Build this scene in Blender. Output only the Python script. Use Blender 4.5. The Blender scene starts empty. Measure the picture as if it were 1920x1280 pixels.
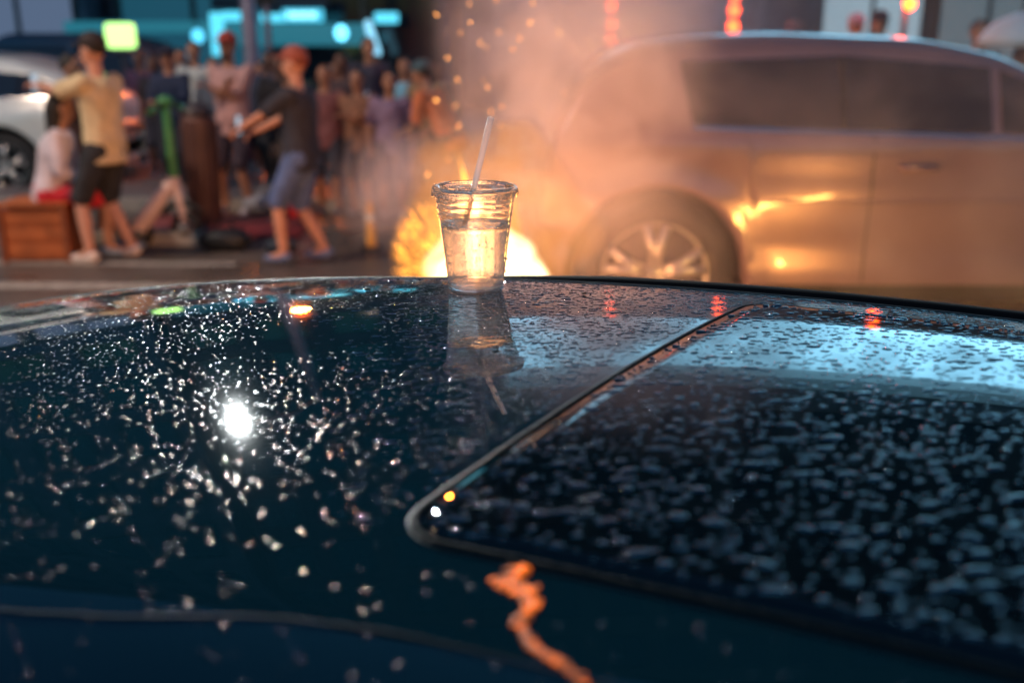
import bpy, bmesh, math, random
import numpy as np
from mathutils import Vector, Matrix, noise
R = math.radians
sc = bpy.context.scene
C = sc.collection
# ------------------------------------------------------------------ camera
PITCH = R(16.4); FP = 1867.0; CZ = 1.65
cd = bpy.data.cameras.new('camera'); cam = bpy.data.objects.new('camera', cd); C.objects.link(cam)
cam.location = (0, 0, CZ); cam.rotation_euler = (R(90) - PITCH, 0, 0)
cd.sensor_width = 36; cd.lens = 36 * FP / 1920; cd.clip_start = .02; cd.clip_end = 600
cd.dof.use_dof = True; cd.dof.focus_distance = 1.07; cd.dof.aperture_fstop = 3.0; cd.dof.aperture_blades = 0
sc.camera = cam
# ------------------------------------------------------------------ world (dusk sky long after sunset)
w = bpy.data.worlds.new('World'); sc.world = w; w.use_nodes = True
nt = w.node_tree; nt.nodes.clear()
out = nt.nodes.new('ShaderNodeOutputWorld'); bg = nt.nodes.new('ShaderNodeBackground')
sky = nt.nodes.new('ShaderNodeTexSky'); sky.sky_type = 'NISHITA'; sky.sun_disc = False
sky.sun_elevation = R(-3.0); sky.sun_rotation = R(200); sky.air_density = 1.5; sky.ozone_density = 4
mx = nt.nodes.new('ShaderNodeMix'); mx.data_type = 'RGBA'; mx.blend_type = 'MULTIPLY'; mx.inputs[0].default_value = 1
mx.inputs[7].default_value = (.5, 1.15, .68, 1)
nt.links.new(sky.outputs[0], mx.inputs[6]); nt.links.new(mx.outputs[2], bg.inputs[0])
bg.inputs[1].default_value = 6.5
nt.links.new(bg.outputs[0], out.inputs[0])
sc.view_settings.view_transform = 'Standard'; sc.view_settings.look = 'None'
sc.view_settings.exposure = 0.15; sc.view_settings.gamma = 1
cy = sc.cycles
cy.use_denoising = True; cy.max_bounces = 12; cy.transmission_bounces = 12; cy.glossy_bounces = 4; cy.diffuse_bounces = 2
cy.volume_bounces = 2; cy.transparent_max_bounces = 12; cy.volume_step_rate = 2.0; cy.volume_max_steps = 64
cy.sample_clamp_indirect = 6; cy.caustics_reflective = False; cy.caustics_refractive = False
cy.adaptive_threshold = .02

# ------------------------------------------------------------------ pixel helpers (used to measure real positions)
def ray(px, py):
    u = (px - 960) / FP; v = (640 - py) / FP
    return Vector((u, math.cos(PITCH) + v * math.sin(PITCH), -math.sin(PITCH) + v * math.cos(PITCH)))
def atY(px, py, Y):
    d = ray(px, py); t = Y / d.y
    return Vector((d.x * t, Y, CZ + d.z * t))
def ground(px, py, z=0.0):
    d = ray(px, py); t = (z - CZ) / d.z
    return Vector((d.x * t, d.y * t, z))

# ------------------------------------------------------------------ materials
MC = {}
def mat(name, col, rough=.5, metal=0, spec=.5, coat=0, emit=None, es=0, vary=0, scale=8, bump=0, bscale=60, trans=0, ior=1.45, alpha=1):
    if name in MC: return MC[name]
    m = bpy.data.materials.new(name); m.use_nodes = True; n = m.node_tree
    b = n.nodes['Principled BSDF']; L = n.links
    b.inputs['Base Color'].default_value = (*col, 1); b.inputs['Roughness'].default_value = rough
    b.inputs['Metallic'].default_value = metal; b.inputs['Specular IOR Level'].default_value = spec
    b.inputs['Coat Weight'].default_value = coat; b.inputs['Coat Roughness'].default_value = .02
    b.inputs['Transmission Weight'].default_value = trans; b.inputs['IOR'].default_value = ior
    b.inputs['Alpha'].default_value = alpha
    if emit: b.inputs['Emission Color'].default_value = (*emit, 1); b.inputs['Emission Strength'].default_value = es
    tc = n.nodes.new('ShaderNodeTexCoord')
    if vary:
        no = n.nodes.new('ShaderNodeTexNoise'); no.inputs['Scale'].default_value = scale; no.inputs['Detail'].default_value = 6
        L.new(tc.outputs['Object'], no.inputs['Vector'])
        mr = n.nodes.new('ShaderNodeMapRange'); mr.inputs[3].default_value = 1 - vary; mr.inputs[4].default_value = 1 + vary
        mr.inputs[1].default_value = .3; mr.inputs[2].default_value = .7
        L.new(no.outputs[0], mr.inputs[0])
        hs = n.nodes.new('ShaderNodeHueSaturation'); hs.inputs['Color'].default_value = (*col, 1)
        L.new(mr.outputs[0], hs.inputs['Value']); L.new(hs.outputs[0], b.inputs['Base Color'])
    if bump:
        no = n.nodes.new('ShaderNodeTexNoise'); no.inputs['Scale'].default_value = bscale; no.inputs['Detail'].default_value = 4
        L.new(tc.outputs['Object'], no.inputs['Vector'])
        bp = n.nodes.new('ShaderNodeBump'); bp.inputs['Strength'].default_value = bump; bp.inputs['Distance'].default_value = .01
        L.new(no.outputs[0], bp.inputs['Height']); L.new(bp.outputs[0], b.inputs['Normal'])
    MC[name] = m; return m
def emi(name, col, s): return mat(name, (.02, .02, .02), .5, emit=col, es=s)

# ------------------------------------------------------------------ object helpers
def tag(o, label=None, cat=None, group=None, kind=None):
    if label: o['label'] = label
    if cat: o['category'] = cat
    if group: o['group'] = group
    if kind: o['kind'] = kind
    return o
def thing(name, label, cat, loc=(0, 0, 0), rz=0, group=None):
    o = bpy.data.objects.new(name, None); C.objects.link(o); o.location = loc; o.rotation_euler = (0, 0, rz)
    o.empty_display_size = .1
    return tag(o, label, cat, group)
def mobj(name, verts, faces, m, parent=None, smooth=True):
    me = bpy.data.meshes.new(name); me.from_pydata([tuple(v) for v in verts], [], [tuple(f) for f in faces]); me.update()
    if smooth: me.polygons.foreach_set('use_smooth', [True] * len(me.polygons))
    me.materials.append(m)
    o = bpy.data.objects.new(name, me); C.objects.link(o)
    if parent: o.parent = parent
    return o
class MB:
    def __init__(s): s.v = []; s.f = []
    def add(s, vs, fs):
        k = len(s.v); s.v += [Vector(v) for v in vs]; s.f += [tuple(i + k for i in f) for f in fs]; return s
    def box(s, x0, x1, y0, y1, z0, z1, b=0.0):
        if b <= 0:
            return s.add([(x0, y0, z0), (x1, y0, z0), (x1, y1, z0), (x0, y1, z0), (x0, y0, z1), (x1, y0, z1), (x1, y1, z1), (x0, y1, z1)],
                  [(0, 3, 2, 1), (4, 5, 6, 7), (0, 1, 5, 4), (1, 2, 6, 5), (2, 3, 7, 6), (3, 0, 4, 7)])
        bm = bmesh.new(); bmesh.ops.create_cube(bm, size=1)
        for v in bm.verts: v.co = Vector(((x0 + x1) / 2 + v.co.x * (x1 - x0), (y0 + y1) / 2 + v.co.y * (y1 - y0), (z0 + z1) / 2 + v.co.z * (z1 - z0)))
        bmesh.ops.bevel(bm, geom=bm.edges[:], offset=b, segments=2, affect='EDGES', profile=.7)
        return s.bm(bm)
    def bm(s, bm):
        bm.verts.index_update(); s.add([v.co.copy() for v in bm.verts], [[v.index for v in f.verts] for f in bm.faces]); bm.free(); return s
    def cap(s, a, b, r0, r1, n=12, sx=1.0):
        """tapered capsule from a to b"""
        a = Vector(a); b = Vector(b); d = b - a
        if d.length < 1e-6: d = Vector((0, 0, 1e-4))
        q = d.to_track_quat('Z', 'Y'); L = d.length; rows = []
        H = 4
        for i in range(H + 1):
            t = math.pi / 2 * i / H; rows.append((-r0 * math.cos(t), r0 * math.sin(t)))
        for i in range(H + 1):
            t = math.pi / 2 * i / H; rows.append((L + r1 * math.sin(t), r1 * math.cos(t)))
        vs = []
        for (z, r) in rows:
            r = max(r, 1e-4)
            for k in range(n):
                an = 2 * math.pi * k / n; vs.append(a + q @ Vector((r * math.cos(an) * sx, r * math.sin(an), z)))
        fs = [(i * n + k, i * n + (k + 1) % n, (i + 1) * n + (k + 1) % n, (i + 1) * n + k) for i in range(len(rows) - 1) for k in range(n)]
        fs.append(tuple(range(n - 1, -1, -1))); fs.append(tuple((len(rows) - 1) * n + k for k in range(n)))
        return s.add(vs, fs)
    def tube(s, pts, r, n=10, closed=False, flat=1.0):
        pts = [Vector(p) for p in pts]; N = len(pts); vs = []
        for i, p in enumerate(pts):
            t = (pts[(i + 1) % N] - pts[i - 1]) if closed else (pts[min(i + 1, N - 1)] - pts[max(i - 1, 0)])
            q = t.normalized(); up = Vector((0, 0, 1)) if abs(q.z) < .95 else Vector((1, 0, 0))
            sx = q.cross(up).normalized(); sy = sx.cross(q)
            rr = r[i] if isinstance(r, (list, tuple)) else r
            for k in range(n):
                an = 2 * math.pi * k / n; vs.append(p + sx * (rr * math.cos(an)) + sy * (rr * math.sin(an) * flat))
        M = N if closed else N - 1
        fs = [(i * n + k, i * n + (k + 1) % n, ((i + 1) % N) * n + (k + 1) % n, ((i + 1) % N) * n + k) for i in range(M) for k in range(n)]
        if not closed: fs += [tuple(range(n - 1, -1, -1)), tuple((N - 1) * n + k for k in range(n))]
        return s.add(vs, fs)
    def ell(s, c, r, nu=16, nv=10, rot=None):
        c = Vector(c); vs = []; fs = []
        for i in range(nv + 1):
            t = math.pi * i / nv
            for k in range(nu):
                a = 2 * math.pi * k / nu
                p = Vector((r[0] * max(math.sin(t), .01) * math.cos(a), r[1] * max(math.sin(t), .01) * math.sin(a), r[2] * math.cos(t)))
                vs.append(c + (rot @ p if rot else p))
        fs = [(i * nu + k, (i + 1) * nu + k, (i + 1) * nu + (k + 1) % nu, i * nu + (k + 1) % nu) for i in range(nv) for k in range(nu)]
        fs += [tuple(range(nu)), tuple(nv * nu + k for k in range(nu - 1, -1, -1))]
        return s.add(vs, fs)
    def loft(s, st, n=20):
        """stations (cx,cy,cz,rx,ry) stacked ellipses, closed ends"""
        vs = []
        for (x, y, z, rx, ry) in st:
            for k in range(n):
                a = 2 * math.pi * k / n; vs.append(Vector((x + rx * math.cos(a), y + ry * math.sin(a), z)))
        fs = [(i * n + k, i * n + (k + 1) % n, (i + 1) * n + (k + 1) % n, (i + 1) * n + k) for i in range(len(st) - 1) for k in range(n)]
        fs += [tuple(range(n - 1, -1, -1)), tuple((len(st) - 1) * n + k for k in range(n))]
        return s.add(vs, fs)
    def lathe(s, prof, n=64, c=(0, 0, 0), fn=None):
        c = Vector(c); vs = []
        for j, (r, z) in enumerate(prof):
            for k in range(n):
                a = 2 * math.pi * k / n; rr = fn(j, a, r) if fn else r
                vs.append(c + Vector((rr * math.cos(a), rr * math.sin(a), z)))
        fs = [(i * n + k, i * n + (k + 1) % n, (i + 1) * n + (k + 1) % n, (i + 1) * n + k) for i in range(len(prof) - 1) for k in range(n)]
        return s.add(vs, fs)
    def build(s, name, m, parent=None, smooth=True): return mobj(name, s.v, s.f, m, parent, smooth)
    def remesh(s, name, m, parent=None, vox=.014, sm=3):
        o = mobj(name, s.v, s.f, m, parent)
        a = o.modifiers.new('r', 'REMESH'); a.mode = 'VOXEL'; a.voxel_size = vox; a.use_smooth_shade = True
        b = o.modifiers.new('s', 'SMOOTH'); b.iterations = sm; b.factor = .5
        dg = bpy.context.evaluated_depsgraph_get(); me = bpy.data.meshes.new_from_object(o.evaluated_get(dg))
        o.modifiers.clear(); old = o.data; o.data = me; me.name = name; bpy.data.meshes.remove(old)
        if not me.materials: me.materials.append(m)
        return o

# ================================================================== SETTING
def asphalt():
    m = mat('wet asphalt', (.12, .095, .08), .38, vary=.35, scale=1.6, bump=.5, bscale=45, spec=.5)
    n = m.node_tree; b = n.nodes['Principled BSDF']
    tc = n.nodes.new('ShaderNodeTexCoord'); no = n.nodes.new('ShaderNodeTexNoise'); no.inputs['Scale'].default_value = .8
    n.links.new(tc.outputs['Object'], no.inputs['Vector'])
    mr = n.nodes.new('ShaderNodeMapRange'); mr.inputs[1].default_value = .4; mr.inputs[2].default_value = .65; mr.inputs[3].default_value = .22; mr.inputs[4].default_value = .6
    n.links.new(no.outputs[0], mr.inputs[0]); n.links.new(mr.outputs[0], b.inputs['Roughness'])
    return m
tag(mobj('road', [(-80, -60, 0), (80, -60, 0), (80, 120, 0), (-80, 120, 0)], [(0, 1, 2, 3)], asphalt()), kind='structure')
# kerb, pavement
paving = mat('pavement concrete', (.16, .13, .13), .5, vary=.25, scale=3, bump=.3, bscale=25)
kerbm = mat('kerb stone', (.3, .27, .24), .6, vary=.2, scale=6, bump=.3)
tag(MB().box(-40, -.2, 10.6, 24.5, .0, .13).build('pavement', paving, smooth=False), kind='structure')
tag(MB().box(-40, -.2, 10.42, 10.597, .0, .14, .01).build('kerb', kerbm, smooth=False), kind='structure')
# a low raised traffic island with red paving in front of the crowd
tag(MB().box(-3.95, -2.35, 8.55, 8.72, .0, .12, .015).build('traffic_island_kerb', kerbm, smooth=False), kind='structure')
tag(MB().box(-3.6, -1.95, 8.95, 10.1, .004, .03).build('red_paving', mat('red paving', (.3, .06, .06), .5, vary=.2, scale=8)), kind='structure')
for i, (x0, x1, y0, y1) in enumerate([(-9, -1.0, 7.1, 7.3), (-9, -2.2, 7.95, 8.08)]):
    tag(mobj('road_marking', [(x0, y0, .004), (x1, y0 - .25, .004), (x1, y1 - .25, .004), (x0, y1, .004)], [(0, 1, 2, 3)], mat('worn road paint', (.42, .38, .33), .5, vary=.4, scale=14)), kind='structure')

# ================================================================== BUILDINGS
def building(name, label, x0, x1, Y, H, depth, wall, floors, bays, z1=3.6, lit=(.3, .6, .8), litp=.25, seed=1, store=True, storecol=(.05, .3, .42), stores=1.0):
    rnd = random.Random(seed)
    r = thing(name, label, 'building', ((x0 + x1) / 2, Y, 0))
    W = x1 - x0; hx = W / 2
    MB().box(-hx, hx, 0, depth, 0, H).build('wall', wall, r, False)
    MB().box(-hx - .15, hx + .15, -.25, depth, H + .003, H + .45, .03).build('cornice', wall, r, False)
    MB().box(-hx, hx, -.18, -.003, z1 - .25, z1, .02).build('string_course', wall, r, False)
    fr = mat('window frame dark', (.03, .035, .04), .4)
    dark = mat('dark window glass', (.015, .02, .03), .08, spec=.8)
    litm = [emi('lit window ' + name + str(k), tuple(c * (.6 + .4 * rnd.random()) for c in lit), 1.1 * (k + 1) / 2) for k in range(2)]
    bw = W / bays; fh = (H - z1 - .6) / floors
    for i in range(floors):
        for j in range(bays):
            xa = -hx + bw * (j + .2); xb = -hx + bw * (j + .8); za = z1 + fh * i + fh * .25; zb = z1 + fh * i + fh * .85
            f = MB()
            t = .07
            f.box(xa - t, xa, -.06, -.004, za - t, zb + t); f.box(xb, xb + t, -.06, -.004, za - t, zb + t)
            f.box(xa, xb, -.06, -.004, za - t, za); f.box(xa, xb, -.06, -.004, zb, zb + t); f.box((xa + xb) / 2 - .03, (xa + xb) / 2 + .03, -.05, -.02, za, zb)
            wo = f.build('window', fr, r, False)
            mobj('pane', [(xa, -.018, za), (xb, -.018, za), (xb, -.018, zb), (xa, -.018, zb)], [(0, 1, 2, 3)], rnd.choice(litm) if rnd.random() < litp else dark, wo)
    if store:
        nb = max(2, int(W / 3))
        sm = emi('shop light ' + name, storecol, stores); sd = emi('dim shop light ' + name, storecol, stores * .35)
        for j in range(nb):
            xa = -hx + W / nb * (j + .08); xb = -hx + W / nb * (j + .92)
            f = MB().box(xa - .1, xa, -.12, -.004, 0.1, z1 - .5).box(xb, xb + .1, -.12, -.004, .1, z1 - .5).box(xa, xb, -.12, -.004, .1, .5).box(xa, xb, -.12, -.004, z1 - .6, z1 - .5).box((xa + xb) / 2 - .05, (xa + xb) / 2 + .05, -.1, -.03, .5, z1 - .6)
            wo = f.build('shop_window', fr, r, False)
            mobj('pane', [(xa, -.02, .5), (xb, -.02, .5), (xb, -.02, z1 - .6), (xa, -.02, z1 - .6)], [(0, 1, 2, 3)], rnd.choice([sm, sd, sd, dark]), wo)
    return r
wall_blue = mat('blue grey render wall', (.14, .15, .2), .7, vary=.2, scale=1.5)
wall_purple = mat('purple brown brick wall', (.1, .075, .095), .8, vary=.25, scale=2)
wall_grey = mat('pale concrete wall', (.1, .1, .11), .7, vary=.2, scale=1)
building('corner_building', 'blue grey building with dim windows at the far left behind the white car', -26, -10.2, 25, 24, 12, wall_blue, 7, 6, litp=.0, seed=3, lit=(.3, .5, .8), storecol=(.14, .2, .33), stores=1.7)
building('shop_building', 'dark building with cyan lit shopfront behind the crowd', -10, -1.6, 26, 26, 12, wall_purple, 8, 4, litp=0, seed=5, lit=(.2, .25, .4), storecol=(.03, .2, .32), stores=.9)
building('office_building', 'pale building behind the smoke above the parked suv', -1.4, 22, 30, 31, 14, wall_grey, 7, 9, z1=5.0, litp=.0, seed=8, lit=(.5, .65, .8), storecol=(.3, .42, .5), stores=.8)
building('tower_building', 'tall dark building at the far right edge', 23, 50, 34, 34, 12, wall_blue, 9, 8, litp=.05, seed=12, lit=(.6, .6, .6), storecol=(.3, .35, .4), stores=.5)

def led_panel():
    m = emi('pale blue led panel', (.24, .6, .85), 3.4); n = m.node_tree; b_ = n.nodes['Principled BSDF']
    tc = n.nodes.new('ShaderNodeTexCoord'); no = n.nodes.new('ShaderNodeTexNoise'); no.inputs['Scale'].default_value = .45; no.inputs['Detail'].default_value = 5
    n.links.new(tc.outputs['Object'], no.inputs['Vector'])
    mr = n.nodes.new('ShaderNodeMapRange'); mr.inputs[1].default_value = .35; mr.inputs[2].default_value = .68; mr.inputs[3].default_value = 2.6; mr.inputs[4].default_value = 6.4
    n.links.new(no.outputs[0], mr.inputs[0]); n.links.new(mr.outputs[0], b_.inputs['Emission Strength']); return m
# bright band: long lit canopy fascia on the office building, seen mirrored in the roof
CAN = thing('lit_canopy', 'long pale blue lit fascia on the pale building above the suv', 'canopy', (9.0, 27.2, 0))
MB().box(-10, 12, 0, 2.75, 5.35, 5.55, .03).build('deck', mat('canopy metal', (.12, .13, .14), .4, .5), CAN, False)
MB().box(-9.9, 11.9, -.12, -.01, 5.6, 9.3, .03).build('light_panel', led_panel(), CAN, False)
MB().box(-9.9, 11.9, -.06, -.01, 9.34, 9.9, .02).build('light_panel', emi('added dim strip', (.24, .6, .85), 1.3), CAN, False); MB().box(-9.9, 11.9, -.05, -.01, 9.94, 10.6, .02).build('light_panel', emi('added faint strip', (.24, .6, .85), .5), CAN, False)  # dimmer glowing strips, added to soften the band's mirrored edge
MB().box(-10.1, 12.1, -.03, .25, 10.63, 10.8, .02).build('frame', mat('canopy metal', (.12, .13, .14)), CAN, False)
for x in (-9.4, -2.5, 4.5, 11.4): MB().cap((x, .3, 0), (x, .3, 5.35), .12, .1).build('post', mat('canopy metal', (.12, .13, .14)), CAN)

# cyan tube frame + signs in front of the shop building
cyan = emi('cyan neon tube', (.08, .5, .68), 1.7); cyan_dim = emi('cyan lit panel', (.03, .26, .36), .55); cyw = emi('pale cyan sign light', (.25, .75, .9), 3.0)
def screen_box(px0, py0, px1, py1, Y, y_th=.12, b=.03):
    a = atY(px0, py1, Y); c = atY(px1, py0, Y); return MB().box(a.x, c.x, Y, Y + y_th, a.z, c.z, b)
YS = 24.6
s1 = thing('neon_frame', 'cyan neon tube frame glowing over the crowd beside the lamp post', 'neon sign', (0, 0, 0))
backm = mat('sign backing', (.02, .03, .05), .5)
screen_box(398, 24, 416, 105, YS).build('neon_tube', cyan, s1); screen_box(418, 22, 452, 40, YS).build('neon_tube', cyan, s1)
screen_box(488, 26, 528, 42, YS).build('neon_tube', cyan, s1); screen_box(396, -6, 614, 18, YS + .02, .2).build('backing', backm, s1)
screen_box(120, 40, 396, 62, YS + .1).build('light_panel', cyan_dim, s1); screen_box(418, 44, 690, 86, YS + .2).build('light_panel', cyan_dim, s1)
s2 = thing('shop_sign', 'bright cyan lettered sign in a rounded tube above the shopfront', 'sign', (0, 0, 0))
a = atY(530, 42, YS - .1); c = atY(606, 17, YS - .1)
MB().box(a.x, c.x, YS - .12, YS - .04, a.z, c.z, .035).build('sign_panel', emi('cyan sign face', (.06, .42, .6), 1.5), s2)
lm = MB(); rnd = random.Random(4); xx = a.x + .12
for k in range(7):
    wv = (c.x - a.x - .24) / 7
    lm.box(xx, xx + .03, YS - .15, YS - .122, a.z + .07, c.z - .07); lm.box(xx, xx + wv * .6, YS - .15, YS - .122, c.z - .1, c.z - .07)
    if k % 2: lm.box(xx + wv * .55, xx + wv * .55 + .03, YS - .15, YS - .122, a.z + .07, c.z - .07)
    xx += wv
lm.build('lettering', cyw, s2, False)
s3 = thing('small_sign', 'short cyan rounded bar sign right of the lettered sign', 'sign'); screen_box(702, 24, 746, 44, YS, .1, .04).build('sign_panel', cyan, s3)
screen_box(698, 20, 750, 48, YS + .11, .06, .02).build('backing', backm, s3)
s4 = thing('hanging_tube', 'upright cyan white light tube hanging behind the crowd', 'light'); p0 = atY(690, 45, YS - .5); p1 = atY(705, 98, YS - .5)
MB().cap(p0, p1, .09, .12).build('tube', emi('soft cyan tube', (.25, .62, .85), 1.4), s4); MB().cap(p0 + Vector((0, 0, .1)), p0 + Vector((0, 0, 2)), .01, .01).build('cable', backm, s4)
def globe(px, py, Y, r, col, s, label):
    p = atY(px, py, Y); t = thing('globe_lamp', label, 'lamp', p)
    MB().ell((0, 0, 0), (r, r, r * 1.15)).build('globe', emi('globe %d' % px, col, s), t); MB().lathe([(r * .3, r * 1.1), (r * .34, r * 1.4), (.01, r * 1.4)], 12).build('cap', backm, t)
    MB().cap((0, 0, r * 1.4), (0, 0, r * 1.4 + 2.2), .012, .012).build('cable', backm, t)
globe(640, 62, 22, .14, (.15, .7, 1.0), 3.0, 'round cyan globe lamp hanging below the lettered sign')
globe(371, 68, 22, .13, (.1, .6, .9), 1.8, 'dimmer blue globe lamp hanging left of the neon frame')
# square green-yellow lantern box
p = atY(226, 68, 15)
gl = thing('light_box', 'glowing yellow green square light box behind the man in the cream tee', 'light box', p)
MB().box(-.2, .2, -.1, .1, -.17, .18, .07).build('lamp_face', emi('yellow green light', (.42, .85, .22), 2.4), gl)
MB().box(-.14, .14, -.1, .1, -.25, -.18, .02).build('base', backm, gl); MB().cap((0, 0, -.25), (0, 0, -p.z), .035, .035).build('pole', backm, gl)

# ================================================================== STREET FURNITURE
steel = mat('painted post steel', (.2, .18, .24), .45, .3, vary=.1)
def _disc(r, y):
    bm = bmesh.new(); bmesh.ops.create_circle(bm, cap_ends=True, radius=r, segments=40)
    for v in bm.verts: v.co = Vector((v.co.x, y, v.co.y))
    return bm
def street_lamp(px, Y, label, H, arm, s, lr, aim, hood, lightw=0):
    p = atY(px, 90, Y)
    t = thing('street_lamp', label, 'street lamp', (p.x, Y, 0))
    MB().loft([(0, 0, 0, .13, .13), (0, 0, .5, .11, .11), (0, 0, H, .07, .07)]).build('pole', steel, t)
    MB().tube([(0, 0, H - .05), (arm * .3, -.2, H + .25), (arm, -.6, H + .3)], .04).build('arm', steel, t)
    org = Vector((arm, -.6, H + .12)); tgt = Vector((aim[0] - p.x, aim[1] - Y, aim[2])); d = (tgt - org).normalized(); q_ = d.to_track_quat('Z', 'Y')
    def pl(m_): m_.v = [q_ @ v + org for v in m_.v]; return m_
    pl(MB().lathe([(.001, -.35), (.1, -.34), (.17, -.2), (lr + .03, -.02), (lr + .05, 0), (lr + .07, hood), (lr + .05, hood), (lr + .03, .0), (lr + .01, -.01)], 28)).build('lamp_head', mat('lamp head black', (.02, .02, .022), .6), t)
    pl(MB().lathe([(.001, .004), (lr + .02, .004)], 28)).build('lamp_lens', emi('street lamp light %d' % s, (.93, 1.0, 1.0), s), t, False)
    if lightw:
        l = bpy.data.lights.new('fill_light', 'SPOT'); l.energy = lightw; l.color = (1.0, .74, .56); l.shadow_soft_size = .12; l.spot_size = R(120); l.spot_blend = .5
        lo = bpy.data.objects.new('fill_light', l); C.objects.link(lo); lo.parent = t; lo.location = org + d * (hood + .1); lo.rotation_euler = (-d).to_track_quat('Z', 'Y').to_euler()
    return t
street_lamp(470, 14.2, 'tall mauve grey street lamp post rising behind the man in the pink top', 6.05, -1.2, 36000, .055, (-.1, .8, 1.4), 1.0)
street_lamp(-1900, 5.6, 'added warm street lamp out of view at the left, lighting the crowd', 7.0, .8, 6, .12, (-3.0, 8.8, 0), .15, 1700)  # unseen lamp, added as warm fill light for the crowd
# amber traffic signal beside the lamp
p = atY(505, 100, 17)
tl = thing('traffic_signal', 'dark traffic signal on a slim pole with its amber lamp lit behind the crowd', 'traffic light', (p.x, 17, 0))
MB().cap((0, 0, 0), (0, 0, 2.35), .06, .05).build('pole', steel, tl)
hd = MB().box(-.17, .17, -.16, .12, 2.35, 3.35, .03).build('signal_head', mat('signal black', (.02, .02, .02), .4), tl)
for k, (nm, cc, s) in enumerate([('lens', (.05, .02, .01), 0), ('lens', (1, .17, .015), 4000), ('lens', (1, .12, .02), 12)]):
    z = 2.53 + .32 * k
    MB().lathe([(.001, -.03), (.1, -.02), (.12, 0)], 20).build(nm, emi('signal lamp %d' % k, cc, s), hd).matrix_local = Matrix.Translation((0, -.175, z)) @ Matrix.Rotation(R(90), 4, 'X')
    MB().tube([(-.13 * math.cos(a_), -.24, z + .13 * math.sin(a_)) for a_ in [R(x_) for x_ in range(0, 181, 20)]], .012, 6).build('visor', mat('signal black', (.02, .02, .02)), hd)
# posts carrying stacks of round red lamps
redm = emi('red orange lamp', (1.0, .055, .005), 26)
redc = emi('red orange lamp core', (1.0, .1, .01), 16)
def red_post(px, ys, Y, label, top=5.2):
    p = atY(px, 90, Y)
    t = thing('red_lamp_post', label, 'lamp post', (p.x, Y, 0), 0, 'posts with stacked red lamps')
    MB().loft([(0, .12, 0, .045, .045), (0, .12, top, .03, .03)], 12).build('pole', mat('thin post paint', (.2, .14, .14), .5), t)
    zs = [atY(px, y, Y).z for y in ys]; z = max(zs)
    while z < top - .3: z += .3; zs.append(z)
    for z in zs:
        l = MB().lathe([(.001, -.075), (.03, -.07), (.062, -.03), (.07, 0), (.062, .03), (.03, .07), (.001, .075)], 20).build('red_lamp', redm, t); l.location = (0, 0, z)
        rg = MB()
        for q in range(3): rg.tube([(.072 * math.cos(a_) * (1 - .1 * abs(q - 1)), .072 * math.sin(a_) * (1 - .1 * abs(q - 1)), -.03 + .03 * q) for a_ in [2 * math.pi * k / 20 for k in range(20)]], .004, 5, True)
        rg.build('rib', redc, l)
red_post(1145, (75, 46, 12), 13.5, 'slim post with stacked red lamps left of the suv roof', 3.6)
red_post(1372, (50, 20, -8), 13.5, 'slim post with stacked red lamps rising over the suv rear window', 3.6)
red_post(1697, (8,), 13.5, 'slim post whose lowest red lamp hangs highest, over the suv windscreen side', 3.6)

# litter bin (brown)
p = ground(358, 437)
b = thing('litter_bin', 'tall brown metal litter bin behind the green scooter', 'bin', (p.x + .05, p.y + .35, 0))
bm_ = mat('brown bin metal', (.12, .06, .05), .5, .2, vary=.25, scale=5)
MB().loft([(0, 0, 0, .13, .13), (0, 0, .05, .14, .14), (0, 0, 1.0, .155, .155), (0, 0, 1.05, .155, .155)]).build('body', bm_, b)
MB().lathe([(.15, 1.055), (.168, 1.06), (.168, 1.09), (.13, 1.14), (.06, 1.16), (.001, 1.16)], 24).build('lid', mat('bin lid', (.05, .04, .045), .4), b)
rb = MB()
for k in range(16):
    a_ = 2 * math.pi * k / 16; rb.cap((.143 * math.cos(a_), .143 * math.sin(a_), .08), (.157 * math.cos(a_), .157 * math.sin(a_), .98), .01, .01, 6)
rb.build('slats', bm_, b)
# yellow bollard
p = ground(697, 468)
yb = thing('bollard', 'short yellow bollard beside the smoke', 'bollard', p)
MB().loft([(0, 0, 0, .06, .06), (0, 0, .02, .045, .045), (0, 0, .36, .04, .04), (0, 0, .4, .03, .03), (0, 0, .42, .008, .008)], 16).build('post', mat('yellow plastic', (.75, .36, .02), .4, vary=.1), yb)
MB().lathe([(.085, .001), (.085, .02), (.05, .03)], 20).build('base', mat('black rubber', (.02, .02, .02), .7), yb)
MB().lathe([(.0445, .25), (.0445, .31)], 20).build('reflective_band', mat('bollard band', (.7, .7, .65), .3), yb)
# red folding barrier board
p = ground(548, 420)
rbd = thing('barrier_board', 'leaning red plastic board behind the man in blue shorts', 'barrier', (p.x, p.y + .3, 0))
o = MB().box(-.1, .1, -.02, .02, 0, .62, .012).build('board', mat('red plastic', (.65, .03, .03), .4, vary=.1), rbd); o.rotation_euler = (0, R(10), 0)
o = MB().box(-.07, .07, -.026, -.022, .1, .22, .001).build('label_strip', mat('barrier strip', (.6, .5, .5), .4), rbd); o.rotation_euler = (0, R(10), 0)
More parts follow.
